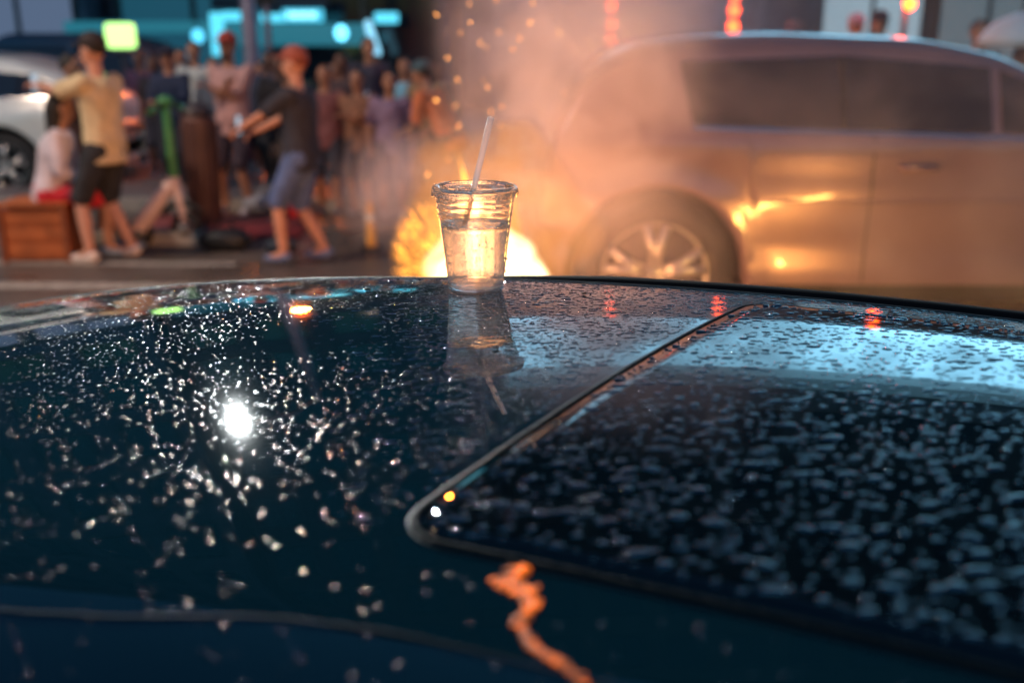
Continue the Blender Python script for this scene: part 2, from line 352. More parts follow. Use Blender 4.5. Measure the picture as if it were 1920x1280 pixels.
# orange crate used as a seat
p = ground(66, 494)
cr = thing('crate', 'orange brown wooden crate the seated person sits on', 'crate', (p.x, p.y + .25, 0), R(4))
wm = mat('orange brown wood', (.42, .12, .035), .55, vary=.3, scale=7, bump=.2, bscale=20); wd = mat('orange brown wood dark edge', (.25, .07, .025), .6, vary=.2)
MB().box(-.23, .23, -.22, .22, .02, .43, .01).build('box', wm, cr, False)
for sx in (-1, 1):
    for sy in (-1, 1): MB().box(sx * .245 - .02, sx * .245 + .02, sy * .235 - .02, sy * .235 + .02, 0, .45, .005).build('corner_post', wd, cr, False)
MB().box(-.27, .27, -.26, .26, .452, .475, .006).build('lid', wm, cr, False)
sl = MB()
for k in range(3): sl.box(-.224, .224, -.236, -.223, .06 + .13 * k, .16 + .13 * k, .004)
sl.build('slats', wm, cr, False)
# bags on the pavement
def bag(px, py, sz, col, label, nm='black nylon'):
    p = ground(px, py); t = thing('bag', label, 'bag', p)
    m_ = MB().ell((0, 0, sz * .42), (sz, sz * .55, sz * .42)).ell((sz * .3, 0, sz * .35), (sz * .6, sz * .5, sz * .35)).ell((-sz * .5, .02, sz * .28), (sz * .5, sz * .4, sz * .28))
    for v in m_.v: v += Vector((noise.noise(v * 9), noise.noise(v * 9 + Vector((3, 1, 2))), 0)) * .04 * min(1, v.z * 8)
    m_.remesh('bag_body', mat(nm, col, .5, vary=.3, scale=9), t, .02)
    MB().tube([(-sz * .4, 0, sz * .6), (-sz * .2, 0, sz * 1.05), (sz * .2, 0, sz * 1.05), (sz * .4, 0, sz * .6)], .012, 8).build('handle', mat(nm, col), t)
bag(425, 470, .24, (.015, .018, .022), 'black holdall lying on the road beside the kerb strip')
bag(528, 475, .16, (.03, .04, .06), 'small dark navy bag near the feet of the man in blue shorts', 'navy nylon')
bag(505, 402, .26, (.3, .3, .33), 'crumpled pale grey bag at the feet of the man in the pink top', 'grey cloth')

# e-scooter
p = ground(352, 458)
es = thing('electric_scooter', 'electric scooter with green stem and pale frame parked by the bin', 'scooter', (p.x, p.y, 0))
gm = mat('lime green stem paint', (.06, .27, .09), .35, vary=.08); wmt = mat('scooter pale plastic', (.75, .55, .5), .4, vary=.06); rub = mat('black rubber', (.02, .02, .02), .7)
def wheel_x(c, r, wd, par, nm='wheel'):
    o = MB().tube([(c[0] + (r - wd / 2) * math.cos(a_), c[1], c[2] + (r - wd / 2) * math.sin(a_)) for a_ in [2 * math.pi * k / 28 for k in range(28)]], wd / 2, 10, True).build(nm, rub, par)
    MB().cap((c[0], c[1] - wd / 2, c[2]), (c[0], c[1] + wd / 2, c[2]), r * .5, r * .5).build('rim', mat('scooter rim', (.2, .2, .2), .4, .5), o)
top = atY(312, 207, es.location.y) - es.location; mid = atY(326, 335, es.location.y) - es.location; tail = atY(262, 436, es.location.y - .1) - es.location
MB().cap(mid, top, .042, .033).build('stem', gm, es)
MB().tube([top + Vector((-.03, -.2, .02)), top + Vector((-.01, -.05, .06)), top + Vector((.01, .05, .06)), top + Vector((.03, .2, .02))], .018, 8).build('handlebar', rub, es)
for s_ in (-1, 1): MB().cap(top + Vector((.03 * s_, .2 * s_, .02)), top + Vector((.05 * s_, .3 * s_, .0)), .024, .024).build('grip', gm, es)
MB().ell(top + Vector((0, -.02, .07)), (.07, .06, .05)).build('display', gm, es)
MB().cap(mid, (0.0, 0, .14), .045, .03).build('fork', wmt, es)
dk = MB(); v1 = mid - tail; dk.cap(mid + Vector((-.01, 0, -.02)), tail + Vector((0, 0, .04)), .055, .075, 14, 1.0); dk.build('deck', wmt, es)
MB().tube([(-.02 + .2 * math.cos(a_), 0, .16 + .2 * math.sin(a_)) for a_ in [R(x_) for x_ in range(30, 160, 15)]], .025, 8).build('mudguard', rub, es)
wheel_x((0, 0, .14), .14, .06, es); wheel_x((tail.x + .0, tail.y, .12), .12, .05, es)

# ================================================================== PEOPLE
SKIN = {'w': (.62, .3, .2), 't': (.42, .2, .12), 'd': (.16, .08, .055)}
def ik(a, b, l1, l2, pole):
    a = Vector(a); b = Vector(b); d = b - a; L = min(d.length, (l1 + l2) * .999); dn = d.normalized()
    b = a + dn * L
    x = (l1 * l1 - l2 * l2 + L * L) / (2 * L); h = math.sqrt(max(l1 * l1 - x * x, 0))
    pl = Vector(pole); pl = (pl - dn * pl.dot(dn)); pl = pl.normalized() if pl.length > 1e-5 else Vector((0, 0, 1))
    return a + dn * x + pl * h, b
def fold(o):
    me = o.data; n = len(me.vertices); co = np.empty(n * 3); me.vertices.foreach_get('co', co); no_ = np.empty(n * 3); me.vertices.foreach_get('normal', no_)
    co = co.reshape(-1, 3); no_ = no_.reshape(-1, 3); sd = len(bpy.data.objects) * 1.37
    h = np.array([noise.noise(Vector((v[0] * 13 + sd, v[1] * 13, v[2] * 6 + v[0] * 9))) for v in co]); h2 = 1 - 2 * np.abs(h)
    co += no_ * (h2 * .011 - .002)[:, None]; me.vertices.foreach_set('co', co.ravel()); me.update()
def person(x, y, H, face, label, skin='t', top=(.3, .3, .3), bottom=(.05, .05, .06), shoe=(.5, .5, .5), hair=(.02, .015, .012), hat=None,
           lh=None, rh=None, feet=None, pelvis=None, lean=0, sleeves='short', legs='shorts', long_hair=False, z=0, beard=False, dress=False,
           hold=None, knee_pole=(0, 1, 0), elbow=(0, -.3, -1), look=0, slim=1.0, phone_lit=False, group=None):
    """local frame: x right, y forward, z up, metres scaled by H/1.75"""
    k = H / 1.75
    t = thing('person', label, 'person', (x, y, z), face, group)
    sk = mat('skin ' + skin, SKIN[skin], .5, vary=.08, scale=12); S = lambda p: Vector(p) * k
    key = '%.2f%.2f%.2f' % top; tm = mat('cloth ' + key, top, .8, vary=.18, scale=9, bump=.3, bscale=30)
    bmt = mat('cloth %.2f%.2f%.2f' % bottom, bottom, .8, vary=.18, scale=9, bump=.3, bscale=30)
    pz = pelvis or (0, 0, .92); P = Vector(pz)
    spine = Vector((0, math.sin(lean), math.cos(lean)))
    chest = P + spine * .33; neck = P + spine * .53; hc = neck + (spine * .6 + Vector((0, .25, .6)).normalized() * .4) * .165
    hips = [P + Vector((s * .095, 0, -.03)) for s in (-1, 1)]; sh = [P + spine * .47 + Vector((s * .185 * slim, 0, 0)) for s in (-1, 1)]
    feet = feet or [(-.12, .02, .08), (.12, -.04, .08)]
    hands = [lh or (-.26, .05, .86), rh or (.26, .05, .86)]
    body = MB()
    # torso
    def tor(g, z0=-.08, z1=.5):
        out = []
        prof = [(-.08, .15, .11), (.02, .165, .12), (.12, .15, .108), (.25, .155, .11), (.36, .172, .118), (.44, .165, .105), (.5, .1, .075)]
        for (a_, rx, ry) in prof:
            if a_ < z0 or a_ > z1: continue
            c = P + spine * a_; out.append((c.x * k, c.y * k, c.z * k, (rx * slim + g) * k, (ry + g) * k))
        return out
    body.loft(tor(0)); body.cap(S(chest), S(hc), .062 * k, .052 * k)
    # head
    hr = Matrix.Rotation(look, 3, 'Z')
    def HP(v): return S(hc + hr @ Vector(v))
    body.ell(HP((0, -.01, .035)), (.08 * k, .098 * k, .102 * k), rot=hr); body.ell(HP((0, .022, -.04)), (.06 * k, .07 * k, .072 * k), rot=hr)
    body.cap(HP((0, .085, .02)), HP((0, .108, -.018)), .009 * k, .015 * k, 8); body.cap(HP((-.02, .085, -.055)), HP((.02, .085, -.055)), .009 * k, .009 * k, 8)
    for s in (-1, 1): body.ell(HP((s * .078, -.005, 0)), (.012 * k, .022 * k, .032 * k), 8, 6, rot=hr)
    anks = []; knees = []
    for i, s in enumerate((-1, 1)):
        f = Vector(feet[i]); kn, f = ik(hips[i], f, .43, .42, knee_pole); anks.append(f); knees.append(kn)
        body.cap(S(hips[i]), S(kn), .083 * k, .055 * k); body.cap(S(kn), S(kn.lerp(f, .4)), .052 * k, .055 * k); body.cap(S(kn.lerp(f, .4)), S(f), .055 * k, .036 * k)
        body.cap(S(f), S(f + Vector((0, .12, -.045))), .036 * k, .03 * k)
    els = []; hs = []
    for i, s in enumerate((-1, 1)):
        el, hd_ = ik(sh[i], hands[i], .29, .26, Vector(elbow) + Vector((s * .4, 0, 0))); els.append(el); hs.append(hd_)
        body.cap(S(sh[i]), S(el), .052 * k, .038 * k); body.cap(S(el), S(hd_), .038 * k, .026 * k)
        d = (hd_ - el).normalized(); sd = d.cross(Vector((0, 0, 1)));
        if sd.length < .2: sd = d.cross(Vector((0, 1, 0)))
        sd.normalize(); nn = sd.cross(d).normalized()
        palm = hd_ + d * .07
        for q in (-1.2, 0, 1.2): body.cap(S(hd_ + sd * .012 * q), S(palm + sd * .02 * q), .016 * k, .015 * k, 8)
        for q, fl in zip((-1.5, -.5, .5, 1.5), (.06, .075, .08, .07)):
            b0 = palm + sd * .019 * q; b1 = b0 + d * fl * .5 - nn * .008; b2 = b1 + d * fl * .35 - nn * .03
            body.cap(S(b0), S(b1), .0095 * k, .009 * k, 8); body.cap(S(b1), S(b2), .009 * k, .008 * k, 8)
        th = hd_ + d * .025 + sd * (-s) * .03; body.cap(S(th), S(th + d * .05 + sd * (-s) * .025 - nn * .01), .012 * k, .0095 * k, 8)
    body.remesh('body', sk, t, .0105, 2)
    # eyes
    for s in (-1, 1): MB().ell(HP((s * .03, .083, .012)), (.011 * k, .006 * k, .008 * k), 8, 6).build('eye', mat('eye', (.03, .02, .02), .2), t)
    # hair / hat
    hm = mat('hair %.2f' % hair[0], hair, .6, vary=.3, scale=40)
    h = MB(); h.ell(HP((0, -.028, .055)), (.087 * k, .1 * k, .096 * k), rot=hr)
    if long_hair: h.cap(HP((0, -.07, .0)), HP((0, -.1, -.22)), .085 * k, .06 * k)
    if beard: h.ell(HP((0, .04, -.085)), (.052 * k, .055 * k, .045 * k))
    h.remesh('hair', hm, t, .014, 1)
    if hat:
        hh = MB().ell(HP((0, -.015, .075)), (.094 * k, .11 * k, .085 * k)); br = MB()
        hh.ell(HP((0, .11, .06)), (.075 * k, .075 * k, .012 * k), rot=hr)
        hh.remesh('cap', mat('cap %.2f%.2f' % (hat[0], hat[1]), hat, .7, vary=.1), t, .013, 1)
    # shirt
    g = MB(); st = tor(.022, -.09, .46); c = P + spine * .5; st.append((c.x * k, c.y * k, c.z * k, .1 * k, .085 * k))
    if pelvis is None or pelvis[2] > .7: st.insert(0, ((P.x) * k, P.y * k, (P.z - .14) * k, .19 * slim * k, .145 * k))
    g.loft(st)
    for i in range(2):
        g.cap(S(sh[i] + Vector((0, 0, -.005))), S(sh[i].lerp(els[i], .8)), .07 * k, .066 * k)
        if sleeves == 'long': g.cap(S(sh[i].lerp(els[i], .8)), S(els[i]), .062 * k, .055 * k); g.cap(S(els[i]), S(els[i].lerp(hs[i], .9)), .055 * k, .042 * k)
    fold(g.remesh('shirt', tm, t, .015, 3))
    g = MB(); c0 = P + Vector((0, 0, .05))
    g.loft([((P.x) * k, P.y * k, (P.z - .1) * k, .165 * slim * k, .13 * k), (P.x * k, P.y * k, (P.z + .06) * k, .17 * slim * k, .13 * k)])
    if dress:
        g.loft([(P.x * k, P.y * k, .35 * k, .24 * k, .2 * k), (P.x * k, P.y * k, .6 * k, .22 * k, .18 * k), (P.x * k, P.y * k, (P.z + .05) * k, .17 * k, .13 * k)])
    for i in range(2):
        g.cap(S(hips[i]), S(hips[i].lerp(knees[i], .93)), .105 * k, .085 * k)
        if legs == 'long': g.cap(S(knees[i]), S(knees[i].lerp(anks[i], .93)), .08 * k, .06 * k); g.cap(S(hips[i].lerp(knees[i], .9)), S(knees[i]), .085 * k, .08 * k)
    fold(g.remesh('dress' if dress else ('trousers' if legs == 'long' else 'shorts'), bmt, t, .015, 3))
    smt = mat('shoe %.2f%.2f' % (shoe[0], shoe[1]), shoe, .5, vary=.1)
    for i in range(2):
        f = anks[i]; q = MB().cap(S(f + Vector((0, -.03, -.03))), S(f + Vector((0, .0, -.035))), .045 * k, .045 * k).cap(S(f + Vector((0, -.02, -.045))), S(f + Vector((0, .15, -.05))), .04 * k, .036 * k)
        q.remesh('shoe', smt, t, .013, 1)
    if hold == 'phone':
        pc = t.matrix_basis @ S((hs[0] + hs[1]) / 2 + Vector((0, .1, .03)))
        ph = thing('phone', {'c': 'black phone in the raised hands of the man in the cream tee', 'd': 'phone with its flash lit in the hand of the brown dressed woman', 'w': 'dark phone in the outstretched hands of the man in blue shorts'}[label.split('a ', 1)[1][0] if 'walking' not in label else 'w'], 'phone', pc, face)
        MB().box(-.04, .04, -.005, .005, -.075, .075, .004).build('case', mat('phone case', (.02, .02, .025), .3), ph)
        MB().box(-.036, .036, -.0085, -.0055, -.07, .07).build('screen', emi('phone screen', (.5, .6, .7), .8), ph)
        if phone_lit: MB().ell((.01, .009, .045), (.018, .005, .018)).build('flash', emi('phone flash', (1, .85, .65), 18), ph)
    return t
def gp(px, py): p = ground(px, py); return p.x, p.y
F = R
def H_for(px, py, Y, z=0): return atY(px, py, Y).z - z
x, y = gp(222, 486)
person(x, y, 1.76, R(75), 'man in a cream tee and black cap filming with raised arms', 'w', (.72, .55, .32), (.03, .03, .035), (.75, .62, .55), hat=(.03, .02, .02),
       lh=(-.05, .52, 1.36), rh=(.1, .5, 1.34), feet=[(-.2, .1, .09), (.12, -.06, .09)], hold='phone')
x = atY(127, 90, 8.7).x
person(x, 8.7, 1.6, R(-100), 'woman in a dark brown dress holding up a phone light', 't', (.14, .07, .055), (.12, .06, .05), (.2, .15, .12), lh=(-.05, -.0, 1.3), rh=(.08, .42, 1.42), sleeves='short', dress=True, hold='phone', phone_lit=True)
cx_, cy_ = -3.86, 8.1
p = ground(66, 494)
person(p.x + .08, p.y + .26, 1.68, R(-72), 'seated person in a white and blue jacket and red shorts on the crate', 't', (.66, .56, .6), (.6, .03, .05), (.2, .3, .42), hair=(.02, .015, .012), long_hair=True,
       pelvis=(0, 0, .57), lean=.25, feet=[(-.12, .52, .09), (.14, .42, .09)], lh=(-.1, .38, .62), rh=(.14, .34, .66), sleeves='long')
x, y = gp(452, 398)
person(x, y, 1.8, R(165), 'bearded man in a pink top and red headband with folded arms', 't', (.5, .28, .26), (.045, .03, .045), (.6, .55, .6), hat=(.4, .06, .04), beard=True,
       lh=(.08, .26, 1.24), rh=(-.1, .24, 1.28), feet=[(-.14, .04, .08), (.16, 0, .08)])
x, y = gp(578, 492)
person(x, y, 1.66, R(78), 'man in a dark tee and blue shorts walking with hands held out', 'w', (.035, .035, .05), (.1, .15, .32), (.12, .16, .3), hair=(.28, .07, .04), hat=(.35, .09, .06),
       lh=(-.1, .5, 1.1), rh=(.12, .44, 1.08), feet=[(-.1, .17, .09), (.1, -.12, .1)], elbow=(0, -.6, -1), hold='phone')
specs = [
 (313, 88, 11.0, 170, 'man in a navy jacket standing behind the scooter', 't', (.02, .03, .07), (.02, .02, .03), None, dict(sleeves='long', legs='long', hat=(.02, .02, .04), lh=(-.1, .3, 1.15), rh=(.1, .3, 1.12))),
 (362, 78, 12.2, 175, 'man in a pale grey tee between the navy jacket and the pink top', 't', (.5, .52, .5), (.03, .03, .05), None, dict(legs='long')),
 (520, 100, 11.2, 190, 'person all in black left of the man in blue shorts', 'd', (.02, .018, .022), (.02, .018, .022), None, dict(sleeves='long', legs='long')),
 (486, 118, 12.6, 180, 'person in a faded grey top half hidden beside the lamp post', 't', (.26, .24, .28), (.03, .03, .04), None, dict()),
 (640, 100, 10.9, 160, 'person in a dark brown hoodie behind the man in blue shorts', 'd', (.08, .05, .055), (.16, .08, .06), None, dict(sleeves='long')),
 (690, 70, 12.0, 200, 'tall person in a charcoal coat carrying a white bag', 't', (.06, .05, .075), (.12, .07, .06), None, dict(sleeves='long', legs='long')),
 (757, 108, 11.4, 185, 'person in a light blue tee and dark shorts with a back turned', 't', (.3, .62, .78), (.03, .035, .05), None, dict()),
 (722, 118, 13.2, 150, 'person in a pale lilac shirt behind the light blue tee', 't', (.4, .4, .52), (.05, .05, .06), None, dict(legs='long')),
 (260, 95, 13.6, 170, 'person in a plum top behind the man in the cream tee', 'd', (.08, .04, .09), (.02, .02, .03), None, dict(legs='long')),
 (560, 118, 13.8, 175, 'person in a dark green top far back below the lettered sign', 't', (.04, .08, .06), (.03, .03, .04), None, dict(legs='long')),
 (606, 96, 10.4, 175, 'person in a maroon tee just right of the man in blue shorts', 't', (.2, .07, .07), (.04, .04, .05), None, dict()),
 (540, 112, 10.6, 185, 'person in a black hoodie at the left shoulder of the man in blue shorts', 't', (.03, .025, .03), (.1, .07, .06), None, dict(sleeves='long', hat=(.03, .03, .03))),
 (668, 104, 10.3, 170, 'person in a rust brown shirt with folded arms left of the white bag', 't', (.26, .12, .07), (.06, .05, .06), None, dict(lh=(.08, .26, 1.2), rh=(-.1, .24, 1.24))),
 (728, 108, 10.2, 190, 'person in a mauve sleeveless top left of the light blue tee', 't', (.3, .2, .3), (.1, .08, .1), None, dict(long_hair=True)),
 (797, 112, 11.0, 165, 'person in a tan jacket between the light blue tee and the smoke', 't', (.34, .22, .12), (.07, .06, .06), None, dict(sleeves='long', legs='long')),
 (335, 92, 12.8, 175, 'person in a teal shirt half hidden between the navy jacket and the grey tee', 't', (.05, .16, .2), (.03, .03, .04), None, dict()),
 (285, 104, 12.4, 168, 'person in a black tee between the cream tee and the navy jacket', 'd', (.025, .022, .03), (.04, .04, .06), None, dict(long_hair=True)),
 (398, 108, 11.9, 184, 'person in a slate tee left of the pink top', 't', (.12, .14, .18), (.03, .03, .03), None, dict()),
 (503, 96, 12.0, 172, 'person in a dark denim jacket just right of the lamp post', 'd', (.05, .06, .1), (.03, .03, .04), None, dict(sleeves='long', legs='long')),
 (626, 118, 13.0, 180, 'person in a cream vest far back right of the man in blue shorts', 't', (.4, .34, .26), (.05, .05, .07), None, dict(long_hair=True)),
 (705, 104, 12.8, 176, 'person in a black jacket right behind the white bag', 'd', (.025, .025, .035), (.03, .03, .04), None, dict(sleeves='long', legs='long')),
 (778, 122, 12.4, 182, 'person in a white tee right behind the light blue tee', 't', (.5, .52, .56), (.04, .04, .06), None, dict(legs='long')),
 (822, 118, 11.8, 170, 'person in a dark coat at the very edge of the smoke', 'd', (.04, .035, .04), (.03, .03, .03), None, dict(sleeves='long', legs='long')),
 (422, 112, 13.6, 190, 'person in a white vest peering past the pink top', 't', (.45, .42, .48), (.03, .03, .04), None, dict(legs='long')),
]
for (px, ty, Y, fc, lab, skn, tp, bt, _, kw) in specs:
    q = atY(px, ty, Y)
    person(q.x, Y, q.z - .13, R(fc), lab, skn, tp, bt, (.4, .38, .42), z=.13 if Y > 10.6 else 0, **kw)
# person bending in the smoke, orange top
q = atY(845, 150, 9.6)
person(q.x, 9.6, 1.62, R(65), 'person in an orange top leaning over at the edge of the smoke', 't', (.7, .2, .08), (.06, .05, .06), (.3, .2, .2), hat=(.05, .1, .12), lean=.55, lh=(-.15, .5, .95), rh=(.15, .45, .9))
# white carrier bag hanging from the hand of the person in the charcoal coat
q = atY(681, 262, 11.6)
wb = thing('carrier_bag', 'white carrier bag hanging from a hand left of the light blue tee', 'bag', q)
m_ = MB().loft([(0, 0, -.22, .12, .06), (0, 0, -.1, .14, .07), (0, 0, .08, .1, .05), (0, 0, .2, .05, .03)])
for v in m_.v: v += Vector((noise.noise(v * 14), noise.noise(v * 12 + Vector((5, 0, 0))), 0)) * .03
m_.remesh('bag_body', mat('white plastic bag', (.62, .62, .7), .4), wb, .015)
MB().cap((.0, 0, .18), (.06, .05, .52), .03, .02).build('handle', mat('white plastic bag', (.62, .62, .7)), wb)
# onlookers beyond the SUV on the right
for (px, ty, Y, lab, tp, ht) in [
 (1490, 40, 13, 'onlooker in a brown cap whose head shows above the middle of the suv roof', (.2, .08, .06), (.12, .06, .05)),
 (1606, 28, 13.6, 'onlooker with a pale headscarf above the suv roof', (.3, .2, .25), (.55, .4, .45)),
 (1650, 22, 12.6, 'onlooker in dark clothes and dark hat above the front of the suv roof', (.06, .05, .07), (.04, .035, .05)),
 (1838, 38, 11.5, 'rightmost onlooker, dark haired in black beside the white dome', (.03, .03, .04), None)]:
    q = atY(px, ty, Y); person(q.x, Y, q.z, R(175), lab, 't', tp, (.03, .03, .04), (.2, .2, .2), hat=ht, legs='long', sleeves='long')
# white dome umbrella
q = atY(1912, 22, 10.5)
um = thing('umbrella', 'open white dome umbrella at the right edge above the suv', 'umbrella', (q.x + .1, 10.5, 0))
R_ = .48; zt = q.z
MB().lathe([(.001, zt), (.12, zt - .015), (.25, zt - .065), (.36, zt - .14), (.44, zt - .24), (R_, zt - .34), (R_ - .01, zt - .335), (.35, zt - .15), (.2, zt - .05), (.001, zt - .006)], 32, fn=lambda j, a, r: r * (1 - .03 * abs(math.sin(4 * a)))).build('canopy', mat('white umbrella cloth', (.8, .85, .85), .5, emit=None), um)
MB().cap((0, 0, .9), (0, 0, zt + .03), .009, .009).build('shaft', backm, um)
for k in range(8):
    a_ = math.pi / 4 * k; MB().cap((0, 0, zt - .1), (.45 * math.cos(a_), .45 * math.sin(a_), zt - .3), .004, .004, 6).build('rib', backm, um)
q = atY(1912, 22, 10.5)
person(um.location.x, 10.55, 1.66, R(190), 'person under the white dome umbrella', 't', (.2, .2, .24), (.04, .04, .05), (.2, .2, .2), lh=(-.08, .12, 1.12), rh=(.05, .06, 1.1), legs='long')

# ================================================================== CARS
def car(name, label, loc, rz, L=4.7, W=1.86, H=1.7, hoodz=1.02, beltz=1.05, paint=None, xr=None, prof=None, wheels=(-1.35, 1.45), wr=.36, win=None, seams=(), handles=(), spokes=5, rimm=None, sill=.25, glassm=None, arch=.09, pillars=(), tum=.38, lowroof=0):
    t = thing(name, label, 'car', loc, rz)
    prof = prof(L, H, hoodz)
    xs_p = [a for a, b in prof]; zs_p = [b for a, b in prof]
    def topz(x): return float(np.interp(x, xs_p, zs_p))
    def tops(x):
        return sum(topz(x + d) for d in (-.08, -.04, 0, .04, .08)) / 5
    def wid(x): u = abs(x) / (L / 2); return W / 2 * (1 - .22 * u ** 5)
    def side(x, z, tz=None):
        tz = tz or tops(x); y = wid(x)
        y -= .03 * ((z - .62) / .4) ** 2 if z < .62 else 0
        y += -.018 * math.exp(-((z - .60) / .09) ** 2) + .012 * math.exp(-((z - .88) / .05) ** 2)
        if z > beltz - .06: y -= .03 * min(1, (z - beltz + .06) / .06)
        if z > beltz: y -= (z - beltz) * tum
        for wx in wheels:
            dd = math.hypot(x - wx, z - wr); A = wr + arch
            if dd < A + .14: y += .02 * max(0, 1 - (dd - A) / .14)
        d = tz - z; r = .09
        if d < r: y -= r * (1 - math.sqrt(max(0, 1 - ((r - d) / r) ** 2)))
        return y
    xs = list(np.arange(-L / 2, L / 2 + .001, .035))
    n = 26; verts = []; faces = []
    def botz(x):
        b = sill + .12 * max(0, abs(x) - L / 2 + .3) / .3
        for wx in wheels:
            A = wr + arch; dx = abs(x - wx)
            if dx < A: b = max(b, wr + math.sqrt(A * A - dx * dx))
        return b
    cols = []
    for x in xs:
        tz = tops(x) - lowroof; bz = botz(x); col = []
        ring = []
        for i in range(n):
            f = i / (n - 1); f = 1 - (1 - f) ** 1.25; z = bz + (tz - bz) * f; ring.append((x, side(x, z, tz), z))
        yt = ring[-1][1]
        roof = [(x, yt * c_, tz + .035 * (1 - c_ * c_)) for c_ in (.8, .6, .4, .2, 0)]
        half = ring + roof
        full = half + [(a, -b_, c_) for a, b_, c_ in reversed(half[:-1])]
        cols.append([len(verts) + i for i in range(len(full))]); verts += full
    for i in range(len(cols) - 1):
        for j in range(len(cols[i]) - 1): faces.append((cols[i][j], cols[i][j + 1], cols[i + 1][j + 1], cols[i + 1][j]))
    faces.append(tuple(cols[0])); faces.append(tuple(reversed(cols[-1])))
    # floor
    faces += [(cols[i][-1], cols[i][0], cols[i + 1][0], cols[i + 1][-1]) for i in range(len(cols) - 1)]
    mobj('body', verts, faces, paint, t)
    black = mat('black trim', (.012, .012, .014), .4); glassm = glassm or mat('tinted car glass', (.012, .012, .016), .05, spec=.8)
    def panel(nm, poly, m, off=.006, sides=(1, -1), sub=None):
        """polygon (x,z) draped on the car side: a grid clipped by interpolated top/bottom curves; poly=(bottom pts, top pts)"""
        bt, tp = poly
        for s in sides:
            vs = []; fs = []; NX = 24; NZ = 8
            xa = max(bt[0][0], tp[0][0]); 
            for i in range(NX + 1):
                f = i / NX
                for j in range(NZ + 1):
                    g = j / NZ
                    xb_ = bt[0][0] + (bt[-1][0] - bt[0][0]) * f; xt_ = tp[0][0] + (tp[-1][0] - tp[0][0]) * f
                    zb_ = np.interp(xb_, [q[0] for q in bt], [q[1] for q in bt]); zt_ = np.interp(xt_, [q[0] for q in tp], [q[1] for q in tp])
                    x = xb_ + (xt_ - xb_) * g; z = zb_ + (zt_ - zb_) * g
                    vs.append((x, s * (side(x, z) + off), z))
            for i in range(NX):
                for j in range(NZ): k_ = i * (NZ + 1) + j; fs.append((k_, k_ + 1, k_ + NZ + 2, k_ + NZ + 1))
            mobj(nm, vs, fs, m, t)
    for w_ in win: panel('window', w_, glassm, .008)
    for w_ in pillars: panel('pillar', w_, black, .005)
    if win:
        a_, b_ = win[0][0], win[0][1]
        panel('window_trim', ([(win[-1][0][0][0] if False else min(q[0] for q in w_[0]), np.mean([q[1] for q in w_[0]]) - .0) for w_ in [win[0]]] and [(win[0][0][0][0], win[0][0][0][1] - .025), (win[-1][0][-1][0], win[-1][0][-1][1] - .025)], [(win[0][0][0][0], win[0][0][0][1] - .004), (win[-1][0][-1][0], win[-1][0][-1][1] - .004)]), mat('chrome strip', (.5, .5, .5), .2, 1), .012)
    for (sx0, z0, z1) in seams:
        panel('door_seam', ([(sx0 - .005, z0), (sx0 + .005, z0)], [(sx0 - .005, z1), (sx0 + .005, z1)]), black, .003)
    panel('sill_trim', ([(wheels[0] + wr + arch + .02, sill + .0), (wheels[1] - wr - arch - .02, sill + .0)], [(wheels[0] + wr + arch + .02, sill + .1), (wheels[1] - wr - arch - .02, sill + .1)]), black, .01)
    for (hx, hz) in handles:
        for s in (1, -1):
            yy = side(hx, hz); MB().tube([(hx - .1, s * (yy + .0), hz), (hx - .08, s * (yy + .035), hz), (hx + .08, s * (yy + .035), hz), (hx + .1, s * yy, hz)], .014, 8).build('handle', paint, t)
    # arches liners
    for wx in wheels:
        A = wr + arch
        for s in (1, -1):
            vs = []; fs = []
            angs = [R(x_) for x_ in range(-20, 201, 10)]
            for a in angs:
                xx, zz = wx + (A + .004) * math.cos(a), wr + (A + .004) * math.sin(a); yy = side(xx, max(zz, .3)) - .012
                vs += [(xx, s * yy, zz), (xx, s * (yy - .3), zz), (wx + .1 * math.cos(a), s * (yy - .3), wr + .1 * math.sin(a))]
            for i in range(len(angs) - 1):
                for j in range(2): k_ = i * 3 + j; fs.append((k_, k_ + 1, k_ + 4, k_ + 3))
            mobj('wheel_arch', vs, fs, black, t)
            wheel(t, (wx, s * (side(wx, wr + A + .03) - .14), wr), wr, s, spokes, rimm)
    return t, side, tops
def wheel(t, c, r, s, spokes, rimm):
    """axis along y, outer face at sign s"""
    ro = r * .71; rub = mat('tyre rubber', (.02, .02, .022), .75, bump=.3, bscale=80)
    def ring(prof):
        m = MB().lathe(prof, 48)
        m.v = [Vector((v.x, v.z * s, v.y)) for v in m.v]; return m
    w = ring([(ro, -.11), (r * .93, -.11), (r, -.09), (r, .07), (r * .96, .1), (r * .85, .115), (ro * 1.02, .105), (ro, .09), (ro, -.11)]).build('wheel', rub, t); w.location = c
    m = ring([(ro * .999, -.1), (ro * .999, .098), (ro * .96, .1), (ro * .93, .09), (ro * .92, -.1)])
    m.bm(_disc(ro * .92, -.05 * s))
    m.build('rim_barrel', mat('rim barrel', (.04, .04, .045), .5, .6), w)
    sp = MB()
    for k in range(spokes):
        a = 2 * math.pi * k / spokes + .3
        for da in (-.17, .17):
            ca, sa = math.cos(a + da * .35), math.sin(a + da * .35); cb, sb = math.cos(a + da * 1.15), math.sin(a + da * 1.15)
            sp.tube([(ro * .14 * ca, s * .075, ro * .14 * sa), (ro * .5 * (ca + cb) / 2, s * .085, ro * .5 * (sa + sb) / 2), (ro * .95 * cb, s * .08, ro * .95 * sb)], [.03 * r / .38, .021 * r / .38, .026 * r / .38], 8)
    m2 = ring([(.001, .1), (r * .1, .1), (r * .15, .09), (r * .17, .05)]); sp.add(m2.v, m2.f)
    m3 = ring([(ro * .9, .085), (ro * .93, .1), (ro * .99, .098), (ro * .99, .08)]); sp.add(m3.v, m3.f)
    sp.build('rim', rimm or mat('alloy rim', (.55, .52, .5), .3, .8), w)
